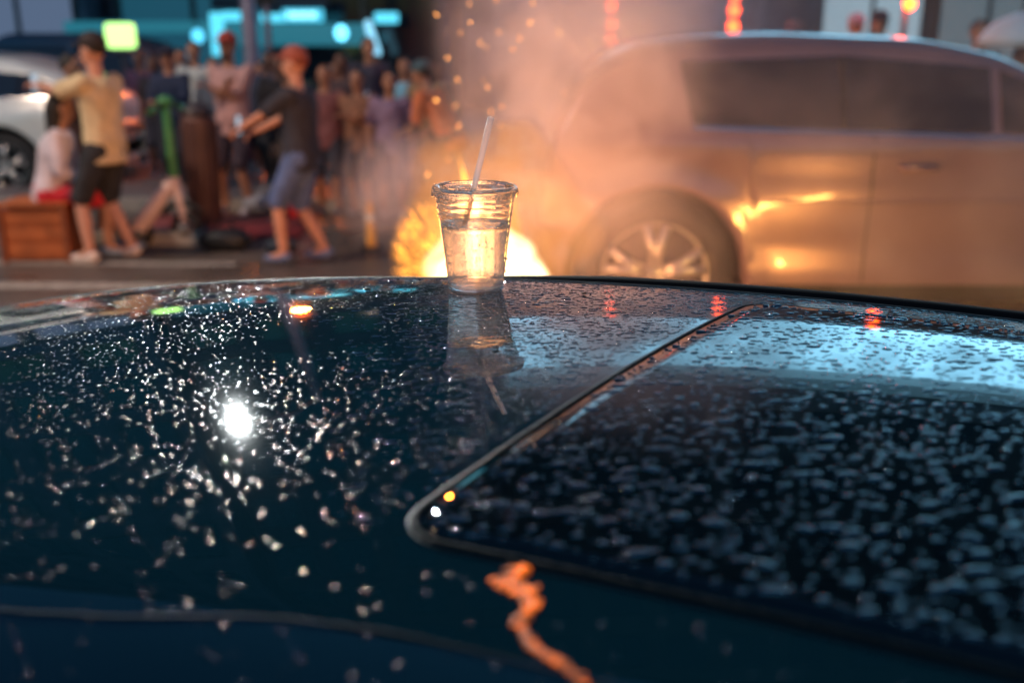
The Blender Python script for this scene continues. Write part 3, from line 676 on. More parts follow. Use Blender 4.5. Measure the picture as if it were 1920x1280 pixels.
def suv_prof(L, H, hz): h = L / 2; return [(-h, .62), (-h + .01, .95), (-h + .05, 1.15), (-h + .26, H - .22), (-h + .5, H - .06), (-h + .9, H - .01), (-h + 1.3, H), (-h + 1.7, H - .015), (-h + 2.1, H - .03), (-h + 2.5, H - .11), (1.15, hz + .06), (1.3, hz + .02), (h - .3, hz - .1), (h - .06, hz - .3), (h, .55)]
silver = mat('silver car paint', (.25, .155, .17), .28, .35, coat=1, vary=.04, scale=2)
# big SUV: right flank towards the camera, nose to the right
hub = atY(1230, 522, 5.34)
SW = 1.98; SL = 4.4; wr = hub.z
sx = hub.x + 1.42                     # rear axle at local x = -1.55
sv, sside, stop = car('parked_suv', 'large silver suv with its rear wheel wrapped in orange lit smoke', (sx + .13, 5.34 + SW / 2, 0), 0, L=SL, W=SW, H=1.72, hoodz=1.14, beltz=1.23, paint=silver, prof=suv_prof,
    wheels=(-1.55, 1.28), wr=wr, arch=.055,
    win=[([(-1.38, 1.26), (-.6, 1.235)], [(-1.44, 1.58), (-.6, 1.61)]), ([(-.57, 1.235), (.2, 1.22)], [(-.57, 1.61), (.2, 1.55)]), ([(.25, 1.22), (.9, 1.19)], [(.25, 1.54), (.42, 1.47)])],
    pillars=[([(-.63, 1.236), (-.55, 1.233)], [(-.63, 1.61), (-.55, 1.61)])],
    seams=((-.42, .42, 1.2), (.52, .42, 1.2)), handles=((-.6 + .42, 1.04), (.78, 1.02)), sill=.3)
# flank crease and roof rails, lamps
for s in (-1, 1):
    MB().tube([(x_, s * (sside(x_, .86) + .004), .86 + .02 * x_ * 0) for x_ in np.linspace(-1.0, 1.0, 12)], .008, 6).build('flank_crease', silver, sv)
    MB().box(-2.13, -1.98, s * .68 - .1, s * .72 + .1, .95, 1.15, .03).build('tail_lamp', mat('smoked lamp plastic', (.08, .02, .02), .2), sv)
    MB().box(1.95, 2.16, s * .68 - .14, s * .68 + .14, .78, .92, .03).build('headlamp', mat('lamp glass', (.5, .5, .5), .1), sv)
MB().box(-2.23, -2.12, -.8, .8, .42, .68, .05).build('bumper', silver, sv); MB().box(2.1, 2.23, -.78, .78, .35, .62, .05).build('bumper', silver, sv)

def sedan_prof(L, H, hz): h = L / 2; return [(-h, .55), (-h + .03, .88), (-h + .12, 1.07), (-h + .55, H - .2), (-h + 1.1, H - .04), (-h + 1.7, H), (-h + 2.4, H), (h - 1.75, H - .1), (h - 1.1, hz + .03), (h - .4, hz - .1), (h - .05, hz - .28), (h, .5)]
whitep = mat('white car paint', (.62, .66, .66), .25, coat=1, vary=.04, scale=2)
wp = ground(14, 372)
wc, _, _ = car('white_car', 'white car parked at the left edge behind the crowd', (wp.x - 1.15, wp.y + .95, 0), R(180), L=4.6, W=1.86, H=1.58, hoodz=.98, beltz=1.02, paint=whitep, prof=sedan_prof,
    wheels=(-1.15, 1.45), wr=.36, win=[([(-1.93, 1.14), (-.25, 1.07)], [(-1.55, 1.36), (-.25, 1.46)]), ([(-.18, 1.07), (.95, 1.06)], [(-.18, 1.46), (.45, 1.42)])], seams=((-.2, .4, 1.05), (.85, .4, 1.05)), handles=((-.42, .93), (.0 - .05, .93)))
MB().box(-2.3, -2.18, -.8, .8, .4, .62, .04).build('bumper', whitep, wc)
for s in (-1, 1): MB().box(-2.29, -2.1, s * .7 - .14, s * .7 + .14, .82, .92, .03).build('tail_lamp', mat('red lamp plastic', (.4, .02, .02), .2), wc)
pk = mat('dark blue van paint', (.015, .03, .06), .3, coat=1)
q = atY(160, 60, 16.5)
def van_prof(L, H, hz): h = L / 2; return [(-h, .6), (-h + .05, 1.2), (-h + .15, H - .15), (-h + .4, H), (h - 2.2, H), (h - 1.7, H - .12), (h - 1.0, hz + .05), (h - .3, hz - .1), (h - .03, hz - .35), (h, .55)]
car('dark_van', 'dark blue van parked behind the cream tee man and the light box', (q.x + .3, 17.4, 0), 0, L=4.4, W=1.9, H=1.86, hoodz=1.1, beltz=1.15, paint=pk, prof=van_prof, wheels=(-1.35, 1.35), wr=.34,
    win=[([(-1.9, 1.2), (-.7, 1.2)], [(-1.85, 1.68), (-.7, 1.7)]), ([(-.6, 1.2), (.5, 1.2)], [(-.6, 1.7), (.2, 1.68)])], seams=((-.65, .4, 1.15), (.6, .4, 1.15)), handles=((-.85, 1.0), (.3, 1.0)))

# ================================================================== FOREGROUND CAR (roof seen close)
TH = R(25); CT, ST = math.cos(TH), math.sin(TH)
def rz_(p, q):   # roof height over road at roof coordinates (p along the car, q across)
    z = CZ - .25 - .12 * (q - .74) ** 2 - .08 * (p + .1) ** 2
    z = z - 2.0 * np.maximum(0, q - 1.1) ** 2 - 2.0 * np.maximum(0, .36 - q) ** 2 - 8 * np.maximum(0, q - 1.2) ** 2 - 8 * np.maximum(0, .27 - q) ** 2
    z = z - .25 * np.maximum(0, p - .75) ** 2 - .3 * np.maximum(0, -1.35 - p) ** 2
    return z
def xy(p, q): return p * CT + q * ST, -p * ST + q * CT
def RP(p, q, off=0.0):
    X, Y = xy(p, q); return Vector((X, Y, float(rz_(p, q)) + off))
def rnrm(p, q):
    e = .002; a = RP(p + e, q) - RP(p - e, q); b_ = RP(p, q + e) - RP(p, q - e); return a.cross(b_).normalized()
fc_loc = Vector((*xy(-.35, .74), 0))
fpaint = mat('wet black green car paint', (.0025, .022, .031), .05, 0, spec=.45, coat=.4, bump=.0)
b = fpaint.node_tree.nodes['Principled BSDF']; b.inputs['Coat Roughness'].default_value = .01; b.inputs['Roughness'].default_value = .03
# fine wet film: faint ripple normal so reflections break up
n_ = fpaint.node_tree; tc = n_.nodes.new('ShaderNodeTexCoord'); no = n_.nodes.new('ShaderNodeTexNoise'); no.inputs['Scale'].default_value = 30; no.inputs['Detail'].default_value = 3
bp = n_.nodes.new('ShaderNodeBump'); bp.inputs['Strength'].default_value = .015; bp.inputs['Distance'].default_value = .004
n_.links.new(tc.outputs['Object'], no.inputs['Vector']); n_.links.new(no.outputs[0], bp.inputs['Height']); n_.links.new(bp.outputs[0], b.inputs['Normal']); n_.links.new(bp.outputs[0], b.inputs['Coat Normal'])
def hatch_prof(L, H, hz): h = L / 2; return [(-h, .55), (-h + .03, .9), (-h + .12, 1.02), (-h + .5, H - .1), (-h + .8, H), (h - 1.9, H), (h - 1.75, H - .05), (h - 1.0, hz + .03), (h - .4, hz - .1), (h - .05, hz - .28), (h, .5)]
FC, fside, ftop = car('dark_car', 'black green car in the foreground, its wet roof carrying the cup', fc_loc, -TH, L=4.5, W=1.84, H=1.1, hoodz=.9, beltz=.92, paint=fpaint, prof=hatch_prof,
    wheels=(-1.35, 1.35), wr=.33, win=[([(-1.3, .95), (-.2, .95)], [(-1.2, 1.03), (-.2, 1.04)]), ([(-.12, .95), (.9, .94)], [(-.12, 1.04), (.6, 1.03)])], seams=((-.16, .4, .95), (.9, .4, .95)), handles=((-.3, .85), (.1, .85)), tum=.6)
def grid(nm, P0, P1, Q0, Q1, NP, NQ, m, off=0, fn=None, skirt=0):
    vs = []; fs = []
    for i in range(NP + 1):
        for j in range(NQ + 1):
            p_ = P0 + (P1 - P0) * i / NP; q_ = Q0 + (Q1 - Q0) * j / NQ
            if fn: p_, q_ = fn(p_, q_)
            v = RP(p_, q_, off)
            vs.append(v)
    for i in range(NP):
        for j in range(NQ): k_ = i * (NQ + 1) + j; fs.append((k_, k_ + NQ + 1, k_ + NQ + 2, k_ + 1))
    if skirt:
        NQ1 = NQ + 1; loop = [i * NQ1 for i in range(NP + 1)] + [NP * NQ1 + j for j in range(1, NQ1)] + [i * NQ1 + NQ for i in range(NP - 1, -1, -1)] + [j for j in range(NQ - 1, 0, -1)]
        base = len(vs); vs += [vs[i] + Vector((0, 0, -skirt)) for i in loop]; M_ = len(loop)
        for k_ in range(M_): fs.append((loop[k_], base + k_, base + (k_ + 1) % M_, loop[(k_ + 1) % M_]))
    inv = FC.matrix_basis.inverted()
    o = mobj(nm, [inv @ v for v in vs], fs, m, FC); return o
bpy.context.view_layer.update()
grid('roof', -1.55, 1.0, .2, 1.28, 120, 70, fpaint, 0, skirt=.32)
# sunroof glass: rounded rectangle sheet 3 mm proud of the roof, with a rolled edge
P0, P1, Q0, Q1, RC = -.27, .62, .4365, 1.035, .03
def warp(p_, q_):
    d = 1.017 - q_; return p_ + (.066 - .155 * d + .06 * d * d) * max(0, 1 - (p_ - P0) / (P1 - P0)), q_
def rrect(d, n=8):
    pts = []
    for (cx_, cy_, a0) in ((P1 - RC, Q1 - RC, 0), (P0 + RC, Q1 - RC, 90), (P0 + RC, Q0 + RC, 180), (P1 - RC, Q0 + RC, 270)):
        for i in range(n + 1):
            a = R(a0 + 90 * i / n); pts.append((cx_ + (RC + d) * math.cos(a), cy_ + (RC + d) * math.sin(a)))
    out = []
    pts = [warp(*p_) for p_ in pts]
    for i, a in enumerate(pts):
        b_ = pts[(i + 1) % len(pts)]; L_ = math.hypot(b_[0] - a[0], b_[1] - a[1]); k_ = max(1, int(L_ / .02))
        for j in range(k_): out.append((a[0] + (b_[0] - a[0]) * j / k_, a[1] + (b_[1] - a[1]) * j / k_))
    return out
glassp = mat('sunroof glass', (.002, .005, .007), .03, spec=.5)
inv = FC.matrix_basis.inverted()
m_ = MB(); base = rrect(0); cxr, cyr = (P0 + P1) / 2, (Q0 + Q1) / 2; rings = []
for f, dz in ((1.0, -.002), (.998, .0015), (.994, .003)) + tuple((1 - .05 * k, .003) for k in range(1, 20)) :
    rings.append([RP(cxr + (p_ - cxr) * f, cyr + (q_ - cyr) * f, dz) for p_, q_ in base])
N_ = len(base); vs = [v for r_ in rings for v in r_]; fs = [(i * N_ + k, i * N_ + (k + 1) % N_, (i + 1) * N_ + (k + 1) % N_, (i + 1) * N_ + k) for i in range(len(rings) - 1) for k in range(N_)]
fs.append(tuple((len(rings) - 1) * N_ + k for k in range(N_))); m_.add([inv @ v for v in vs], fs); m_.build('sunroof', glassp, FC)
MB().tube([inv @ RP(p_, q_, .0012) for p_, q_ in rrect(.0035)], .0017, 8, True).build('sunroof_seal', mat('seal rubber', (.008, .008, .009), .6, spec=.15, bump=.3, bscale=200), FC)
MB().tube([inv @ RP(p_, q_, .0006) for p_, q_ in rrect(.007)], .001, 6, True, .7).build('sunroof_frame', mat('sunroof frame', (.03, .032, .033), .4, spec=.3), FC)
# roof joints (ditch mouldings) along both sides, black far edge trim, door-top rubber
def qn(p_): return float(np.interp(p_, [-1.5, -.8, -.4466, -.3642, -.2981, -.2273, -.1408, .9], [.29, .295, .308, .324, .345, .356, .358, .358]))
for nm, fn_, r_, mm in (('roof_joint', lambda p_: qn(p_), .0009, mat('dull joint moulding', (.01, .016, .02), .6, spec=.2)), ('roof_joint', lambda p_: 1.118, .0018, mat('joint moulding', (.05, .055, .055)))):
    MB().tube([inv @ RP(p_, fn_(p_), .0005) for p_ in np.linspace(-1.5, .95, 90)], r_, 8, False, .8).build(nm, mm, FC)
MB().tube([inv @ RP(p_, 1.155, .0) for p_ in np.linspace(-.75, .95, 60)], [.001 + .013 * min(1, (p_ + .75) / .35) for p_ in np.linspace(-.75, .95, 60)], 10, False, .75).build('edge_trim', mat('edge trim rubber', (.005, .005, .006), .7, spec=.1), FC)
MB().tube([inv @ RP(p_, .262, .0) for p_ in np.linspace(-1.45, .95, 60)], .007, 10, False, .7).build('door_rubber', mat('edge trim rubber', (.008, .008, .009)), FC)

# ------------------------------------------------------------------ raindrops
rng = np.random.default_rng(7)
def in_glass(p_, q_): return (p_ > warp(P0, q_)[0]) & (p_ < P1) & (q_ > Q0) & (q_ < Q1)
def make_drops(N, reg, rmin, rmax, pw, asp, hgt, spacing, nseg=10, jag=.16):
    """returns verts, faces for N droplets"""
    cand = []
    cell = {}; k = 0; tries = 0
    V = []; Fc = []; nr = 4
    prf = [(1.0, -.02), (.93, .42), (.68, .8), (.34, .96)]
    cs = np.cos(np.arange(nseg) * 2 * math.pi / nseg); sn = np.sin(np.arange(nseg) * 2 * math.pi / nseg)
    while k < N and tries < N * 12:
        tries += 1
        p_ = rng.uniform(-1.5, .35); q_ = rng.uniform(.21, 1.2)
        X, Y = xy(p_, q_)
        z = float(rz_(p_, q_)) - CZ; D = Y * math.cos(PITCH) - z * math.sin(PITCH)
        if D < .2: continue
        px = X / D * FP; vv = (Y * math.sin(PITCH) + z * math.cos(PITCH)) / D * FP
        if abs(px) > 1040 or vv < -720: continue
        if not reg(p_, q_, px + 960, 640 - vv): continue
        r = rmin + (rmax - rmin) * rng.random() ** pw
        # spacing test
        ci, cj = int(p_ / .012 + 500), int(q_ / .012)
        ok = True
        for a in (-1, 0, 1):
            for b_ in (-1, 0, 1):
                for (pp, qq, rr) in cell.get((ci + a, cj + b_), ()):
                    if (pp - p_) ** 2 + (qq - q_) ** 2 < (spacing * (rr + r)) ** 2: ok = False; break
                if not ok: break
            if not ok: break
        if not ok: continue
        cell.setdefault((ci, cj), []).append((p_, q_, r))
        off = .003 if in_glass(p_, q_) else 0
        n = rnrm(p_, q_)
        # long axis roughly along world X (wind) with jitter
        ang = rng.normal(0, .22); ax = Vector((math.cos(ang), math.sin(ang), 0)); ax = (ax - n * ax.dot(n)).normalized(); ay = n.cross(ax)
        A = r * (1 + (asp - 1) * rng.random()); B = r * rng.uniform(.75, 1.0); h = r * hgt * rng.uniform(.8, 1.2)
        jit = 1 + jag * (rng.random() - .5) + jag * np.cos(np.arange(nseg) * 4 * math.pi / nseg + rng.random() * 6) + jag * .7 * np.cos(np.arange(nseg) * 6 * math.pi / nseg + rng.random() * 6)
        bend = rng.normal(0, .25) * (A / B - 1)
        c = np.array(RP(p_, q_, off)); axn = np.array(ax); ayn = np.array(ay); nn = np.array(n)
        base = len(V)
        for (f, hz) in prf:
            u = A * f * cs * jit; v = B * f * sn * jit + bend * B * (u / A) ** 2
            for i in range(nseg): V.append(c + axn * u[i] + ayn * v[i] + nn * (h * hz))
        V.append(c + nn * h)
        for i in range(nr - 1):
            for j in range(nseg): Fc.append((base + i * nseg + j, base + i * nseg + (j + 1) % nseg, base + (i + 1) * nseg + (j + 1) % nseg, base + (i + 1) * nseg + j))
        for j in range(nseg): Fc.append((base + 3 * nseg + j, base + 3 * nseg + (j + 1) % nseg, base + nr * nseg))
        k += 1
    return V, Fc, k
water = mat('rain water', (.004, .009, .012), .07, spec=.6, ior=1.38, coat=1); water.node_tree.nodes['Principled BSDF'].inputs['Coat IOR'].default_value = 3.0
cupc = (-.52, 1.015)
nearcup = lambda p_, q_: (p_ - cupc[0]) ** 2 + (q_ - cupc[1]) ** 2 < .034 ** 2
ring_seal = lambda p_, q_: (abs(p_ - warp(P0, q_)[0] + .003) < .01 and q_ > Q0 - .01 and q_ < Q1 + .01) or (abs(q_ - Q0 + .003) < .01 and p_ > P0)
left = lambda p_, q_, px, py: (not in_glass(p_, q_)) and not nearcup(p_, q_) and not ring_seal(p_, q_)
def wdens(p_, q_, s=6): return noise.noise(Vector((p_ * s, q_ * s, 3)))
V = []; Fc = []
def addd(v, f):
    k = len(V); V.extend(v); Fc.extend([tuple(i + k for i in t_) for t_ in f])
# big streaky beads on the glass and the near right side
v, f, k1 = make_drops(2700, lambda p_, q_, px, py: in_glass(p_, q_) and not ring_seal(p_, q_) and rng.random() < .9, .0009, .0034, 1.3, 2.6, .3, 1.65, 14, .07); addd(v, f)
v, f, k2 = make_drops(900, lambda p_, q_, px, py: in_glass(p_, q_) and not ring_seal(p_, q_), .0006, .0014, 2, 1.6, .35, 1.2, 8); addd(v, f)
# paint: elongated beads towards the far side and right, small round beads to the left
NG = len(Fc)
v, f, k3 = make_drops(4200, lambda p_, q_, px, py: left(p_, q_, px, py) and px > 560 + 500 * rng.random() and py < 980, .0008, .0025, 1.6, 2.7, .28, 1.6, 12, .08); addd(v, f)
NG3 = len(Fc)
v, f, k6 = make_drops(1100, lambda p_, q_, px, py: left(p_, q_, px, py) and 770 < px < 1080 and py < 760, .0009, .0028, 1.3, 2.8, .26, 1.25, 12, .08); addd(v, f)
NG3 = len(Fc)
v, f, k4 = make_drops(8800, lambda p_, q_, px, py: left(p_, q_, px, py) and wdens(p_, q_) > -.25 + .5 * rng.random() - .3 and py < 700 + 420 * rng.random(), .0005, .0017, 1.7, 1.25, .24, 1.5, 10, .03); addd(v, f)
v, f, k5 = make_drops(700, lambda p_, q_, px, py: left(p_, q_, px, py) and py > 700 and rng.random() < .5, .0009, .0020, 1.6, 1.3, .24, 2.3, 12, .03); addd(v, f)
print('drops', k1, k2, k3, k4, k5)
fine = mat('fine rain beads', (.004, .009, .012), .2, spec=.6, ior=1.38, coat=1)
fine.node_tree.nodes['Principled BSDF'].inputs['Coat IOR'].default_value = 1.7; fine.node_tree.nodes['Principled BSDF'].inputs['Coat Roughness'].default_value = .2
ro_d = mobj('raindrops', V, Fc, water); ro_d.data.materials.append(fine)
mi = np.zeros(len(Fc), dtype=np.int32); mi[NG3:] = 1; ro_d.data.polygons.foreach_set('material_index', mi)
tag(ro_d, 'rain beads covering the dark car roof and sunroof glass', 'raindrops', kind='stuff')

# ------------------------------------------------------------------ reflected flame on the near roof, imitated by small emissive flecks
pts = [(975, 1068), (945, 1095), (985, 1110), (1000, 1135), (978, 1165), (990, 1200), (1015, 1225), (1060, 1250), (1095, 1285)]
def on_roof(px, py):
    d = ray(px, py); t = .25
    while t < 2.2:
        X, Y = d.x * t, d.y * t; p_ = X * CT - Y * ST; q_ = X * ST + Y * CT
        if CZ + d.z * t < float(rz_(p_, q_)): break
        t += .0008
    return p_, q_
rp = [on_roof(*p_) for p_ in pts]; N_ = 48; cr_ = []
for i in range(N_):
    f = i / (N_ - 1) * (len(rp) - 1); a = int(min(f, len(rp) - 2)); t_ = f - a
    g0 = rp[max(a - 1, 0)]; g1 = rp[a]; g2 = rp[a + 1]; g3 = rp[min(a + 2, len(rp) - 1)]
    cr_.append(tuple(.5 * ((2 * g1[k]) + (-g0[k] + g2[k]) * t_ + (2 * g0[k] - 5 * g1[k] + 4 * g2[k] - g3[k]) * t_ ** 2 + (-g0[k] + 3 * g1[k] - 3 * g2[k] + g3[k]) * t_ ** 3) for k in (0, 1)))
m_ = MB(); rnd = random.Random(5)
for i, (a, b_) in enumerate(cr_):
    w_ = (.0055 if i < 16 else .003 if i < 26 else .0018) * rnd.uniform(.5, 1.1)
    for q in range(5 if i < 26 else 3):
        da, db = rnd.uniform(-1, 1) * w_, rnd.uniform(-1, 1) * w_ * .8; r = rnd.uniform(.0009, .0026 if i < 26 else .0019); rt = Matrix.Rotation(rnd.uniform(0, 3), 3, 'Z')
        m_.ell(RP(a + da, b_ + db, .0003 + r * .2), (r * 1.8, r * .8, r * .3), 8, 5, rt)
o = m_.build('flame_reflection', mat('painted flame reflection', (.5, .12, .02), .3, emit=(1, .17, .01), es=1.5), None)
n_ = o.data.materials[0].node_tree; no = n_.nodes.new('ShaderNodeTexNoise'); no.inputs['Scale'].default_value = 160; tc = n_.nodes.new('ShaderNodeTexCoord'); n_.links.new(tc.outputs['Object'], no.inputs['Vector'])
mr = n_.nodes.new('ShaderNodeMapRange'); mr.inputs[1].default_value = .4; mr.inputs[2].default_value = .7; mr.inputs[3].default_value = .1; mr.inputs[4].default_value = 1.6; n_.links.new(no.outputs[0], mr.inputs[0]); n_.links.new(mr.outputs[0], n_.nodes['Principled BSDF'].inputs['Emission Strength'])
tag(o, 'winding orange reflection of a flame, made of glowing flecks on the near edge of the dark roof', 'flame reflection', kind='stuff')
# dark leaf crumbs
rnd = random.Random(9)
crumbs = [(1122, 527), (1232, 700), (905, 582), (548, 548), (690, 545), (930, 655), (300, 600), (1095, 553)]
for i, (px, py) in enumerate(crumbs):
    p_, q_ = on_roof(px, py); c = RP(p_, q_, .002); r = .0014 + .0018 * rnd.random()
    m_ = MB().ell((0, 0, 0), (r * 1.6, r, r * .5), 9, 5)
    for v in m_.v: v += Vector((rnd.uniform(-1, 1), rnd.uniform(-1, 1), rnd.uniform(-.6, .6))) * r * .35
    o = m_.build('leaf_crumb', mat('dark wet leaf', (.012, .01, .006), .4)); o.location = c
    tag(o, 'dark leaf crumb ' + ['just right of the cup base near the far edge', 'in the middle of the roof beside the sunroof seam', 'inside the reflection of the cup', 'left of the cup by the orange glint', 'between the orange glint and the cup', 'on the lower rim of the cup reflection', 'furthest left towards the roof edge', 'on the far edge right of the cup'][i], 'leaf crumb', 'leaf crumbs on the roof')

# ================================================================== CUP
cb = RP(*cupc, .0004)
nrm = rnrm(*cupc)
clear = mat('clear plastic', (1, 1, 1), .015, trans=1, ior=1.38)
n_ = clear.node_tree; tp_ = n_.nodes.new('ShaderNodeBsdfTransparent'); tr_ = n_.nodes.new('ShaderNodeBsdfTranslucent'); tr_.inputs[0].default_value = (.95, .93, .9, 1)
ma_ = n_.nodes.new('ShaderNodeMixShader'); ma_.inputs[0].default_value = .08; n_.links.new(tp_.outputs[0], ma_.inputs[1]); n_.links.new(tr_.outputs[0], ma_.inputs[2])
mb_ = n_.nodes.new('ShaderNodeMixShader'); mb_.inputs[0].default_value = .4; n_.links.new(n_.nodes['Principled BSDF'].outputs[0], mb_.inputs[1]); n_.links.new(ma_.outputs[0], mb_.inputs[2]); n_.links.new(mb_.outputs[0], n_.nodes['Material Output'].inputs[0])
CUP = thing('plastic_cup', 'clear plastic cup with domeless lid standing on the wet roof', 'cup', cb)
Hc = .119; r0, r1 = .0315, .0455
def rc(z): return r0 + (r1 - r0) * (z / Hc)
T = .0006
outer = [(.0005, .0025), (r0 - .006, .0025), (r0 - .003, .0006), (r0 - .0006, .0008), (r0, .003)]
z = .006
while z < Hc - .004:
    rr = rc(z)
    if z > Hc - .032: rr += .0009 if (int((z - Hc) / .0035) % 2 == 0) else 0
    if abs(z - .012) < .0016: rr += .0006
    outer.append((rr, z)); z += .0018
outer += [(rc(Hc) + .001, Hc - .002), (rc(Hc) + .003, Hc), (rc(Hc) + .001, Hc + .001)]
inner = [(max(r_ - T, .0005), z_ + (T if z_ < .006 else 0)) for r_, z_ in reversed(outer[:-3])]
MB().lathe(outer + [(rc(Hc) - .0002, Hc)] + inner, 96).build('cup_body', clear, CUP)
# lid: rolled rim with ribs, flat recessed top
ro_ = .0492
lid = [(ro_ - .0004, Hc - .0075), (ro_ + .0006, Hc - .007), (ro_, Hc - .001), (ro_ - .0012, Hc + .003), (ro_ - .0032, Hc + .0042), (ro_ - .0062, Hc + .003), (ro_ - .0075, Hc - .001), (ro_ - .013, Hc - .0008), (ro_ - .0145, Hc + .0012), (.0045, Hc + .0012)]
lid2 = [(r_ - (.0005 if i < 7 else 0), z_ - (.0006 if i > 2 else 0)) for i, (r_, z_) in enumerate(lid)][::-1]
MB().lathe(lid + lid2 + [lid[0]], 192, fn=lambda j, a, r: r + (.0005 * math.sin(a * 48) if (j < 4 or j > 16) else 0)).build('lid', clear, CUP)
# condensation on the cup
rnd = random.Random(3); m_ = MB()
for k in range(170):
    z = rnd.uniform(.01, Hc - .012); a = rnd.uniform(0, 2 * math.pi); r = rnd.choice([.0005, .0007, .0009, .0013]) * rnd.uniform(.7, 1.3)
    m_.ell((rc(z) * math.cos(a) * 1.003, rc(z) * math.sin(a) * 1.003, z), (r, r, r * 1.1), 8, 5)
for k in range(60):
    a = rnd.uniform(0, 2 * math.pi); rr = rnd.uniform(.01, ro_ - .002); r = rnd.uniform(.0006, .0016); m_.ell((rr * math.cos(a), rr * math.sin(a), Hc + (.0044 if rr > .043 else .0013)), (r, r, r * .6), 8, 5)
o = m_.build('water_beads', mat('clear water', (1, 1, 1), .01, trans=1, ior=1.33), CUP); o['kind'] = 'stuff'
# drink
DL = .079
liq = mat('clear soda', (.97, .98, .99), .0, trans=1, ior=1.33)
n_ = liq.node_tree; tp_ = n_.nodes.new('ShaderNodeBsdfTransparent'); tr_ = n_.nodes.new('ShaderNodeBsdfTranslucent'); tr_.inputs[0].default_value = (.9, .88, .85, 1)
ma_ = n_.nodes.new('ShaderNodeMixShader'); ma_.inputs[0].default_value = .4; n_.links.new(tp_.outputs[0], ma_.inputs[1]); n_.links.new(tr_.outputs[0], ma_.inputs[2])
mb_ = n_.nodes.new('ShaderNodeMixShader'); mb_.inputs[0].default_value = .42; n_.links.new(n_.nodes['Principled BSDF'].outputs[0], mb_.inputs[1]); n_.links.new(ma_.outputs[0], mb_.inputs[2]); n_.links.new(mb_.outputs[0], n_.nodes['Material Output'].inputs[0])
dr = thing('drink', 'clear fizzy drink filling the lower two thirds of the plastic cup', 'drink', cb)
pr = [(.0005, .0034), (r0 - .006, .0034), (r0 - .0012, .0045)] + [(rc(z) - .0004, z) for z in np.linspace(.008, DL, 12)] + [(rc(DL) - .0012, DL - .0006), (rc(DL) - .003, DL - .0009), (.0005, DL - .001)]
MB().lathe(pr, 96).build('liquid', liq, dr)
# bubbles inside (air)
m_ = MB(); rnd = random.Random(11)
for k in range(480):
    z = rnd.uniform(.008, DL - .004); near = rnd.random() < .7; a = rnd.uniform(0, 2 * math.pi)
    rr = (rc(z) - .0022) if near else (rc(z) - .004) * math.sqrt(rnd.random()); r = rnd.uniform(.0003, .0008) * (1.5 if rnd.random() < .06 else 1)
    m_.ell((rr * math.cos(a), rr * math.sin(a), z), (r, r, r), 7, 5)
o = m_.build('bubbles', mat('air bubble', (1, 1, 1), .0, trans=1, ior=.75), dr); o['kind'] = 'stuff'
# froth and melting ice flecks at the surface
m_ = MB()
for k in range(90):
    a = rnd.uniform(0, 2 * math.pi); rr = (rc(DL) - .003) * rnd.random() ** .4; r = rnd.uniform(.0008, .0022); m_.ell((rr * math.cos(a), rr * math.sin(a), DL + .0002), (r, r, r * .55), 8, 5)
o = m_.build('froth', mat('clear water', (1, 1, 1)), dr); o['kind'] = 'stuff'
# straw
Dc = cb.y * math.cos(PITCH) + (CZ - cb.z) * math.sin(PITCH)
def at_cup(px, py, dy=0):
    d = ray(px, py); t = (cb.y + dy) / d.y; return Vector((d.x * t, cb.y + dy, CZ + d.z * t))
sa = at_cup(872, 418, .006); sb = at_cup(921, 220, -.014); lo = sa + (sa - sb).normalized() * .006
sd_ = (sb - lo).normalized(); pts = [lo + (sb - lo) * f for f in np.linspace(0, 1, 14)]
straw = thing('straw', 'translucent white straw leaning out of the cup lid', 'straw', cb)
q_ = sd_.to_track_quat('Z', 'Y'); L_ = (sb - lo).length
pr = [(.0035, 0), (.0035, L_), (.0031, L_), (.0031, 0), (.0035, 0)]
m_ = MB().lathe(pr, 20); m_.v = [q_ @ v + (lo - cb) for v in m_.v]
sm_ = mat('milky straw plastic', (.9, .82, .8), .3); n_ = sm_.node_tree; tr_ = n_.nodes.new('ShaderNodeBsdfTranslucent'); tr_.inputs[0].default_value = (.95, .85, .82, 1)
mxs = n_.nodes.new('ShaderNodeMixShader'); mxs.inputs[0].default_value = .6; n_.links.new(n_.nodes['Principled BSDF'].outputs[0], mxs.inputs[1]); n_.links.new(tr_.outputs[0], mxs.inputs[2])
tp_ = n_.nodes.new('ShaderNodeBsdfTransparent'); tp_.inputs[0].default_value = (1, .95, .93, 1); mx2 = n_.nodes.new('ShaderNodeMixShader'); mx2.inputs[0].default_value = .62; n_.links.new(mxs.outputs[0], mx2.inputs[1]); n_.links.new(tp_.outputs[0], mx2.inputs[2]); n_.links.new(mx2.outputs[0], n_.nodes['Material Output'].inputs[0])
m_.build('tube', sm_, straw)

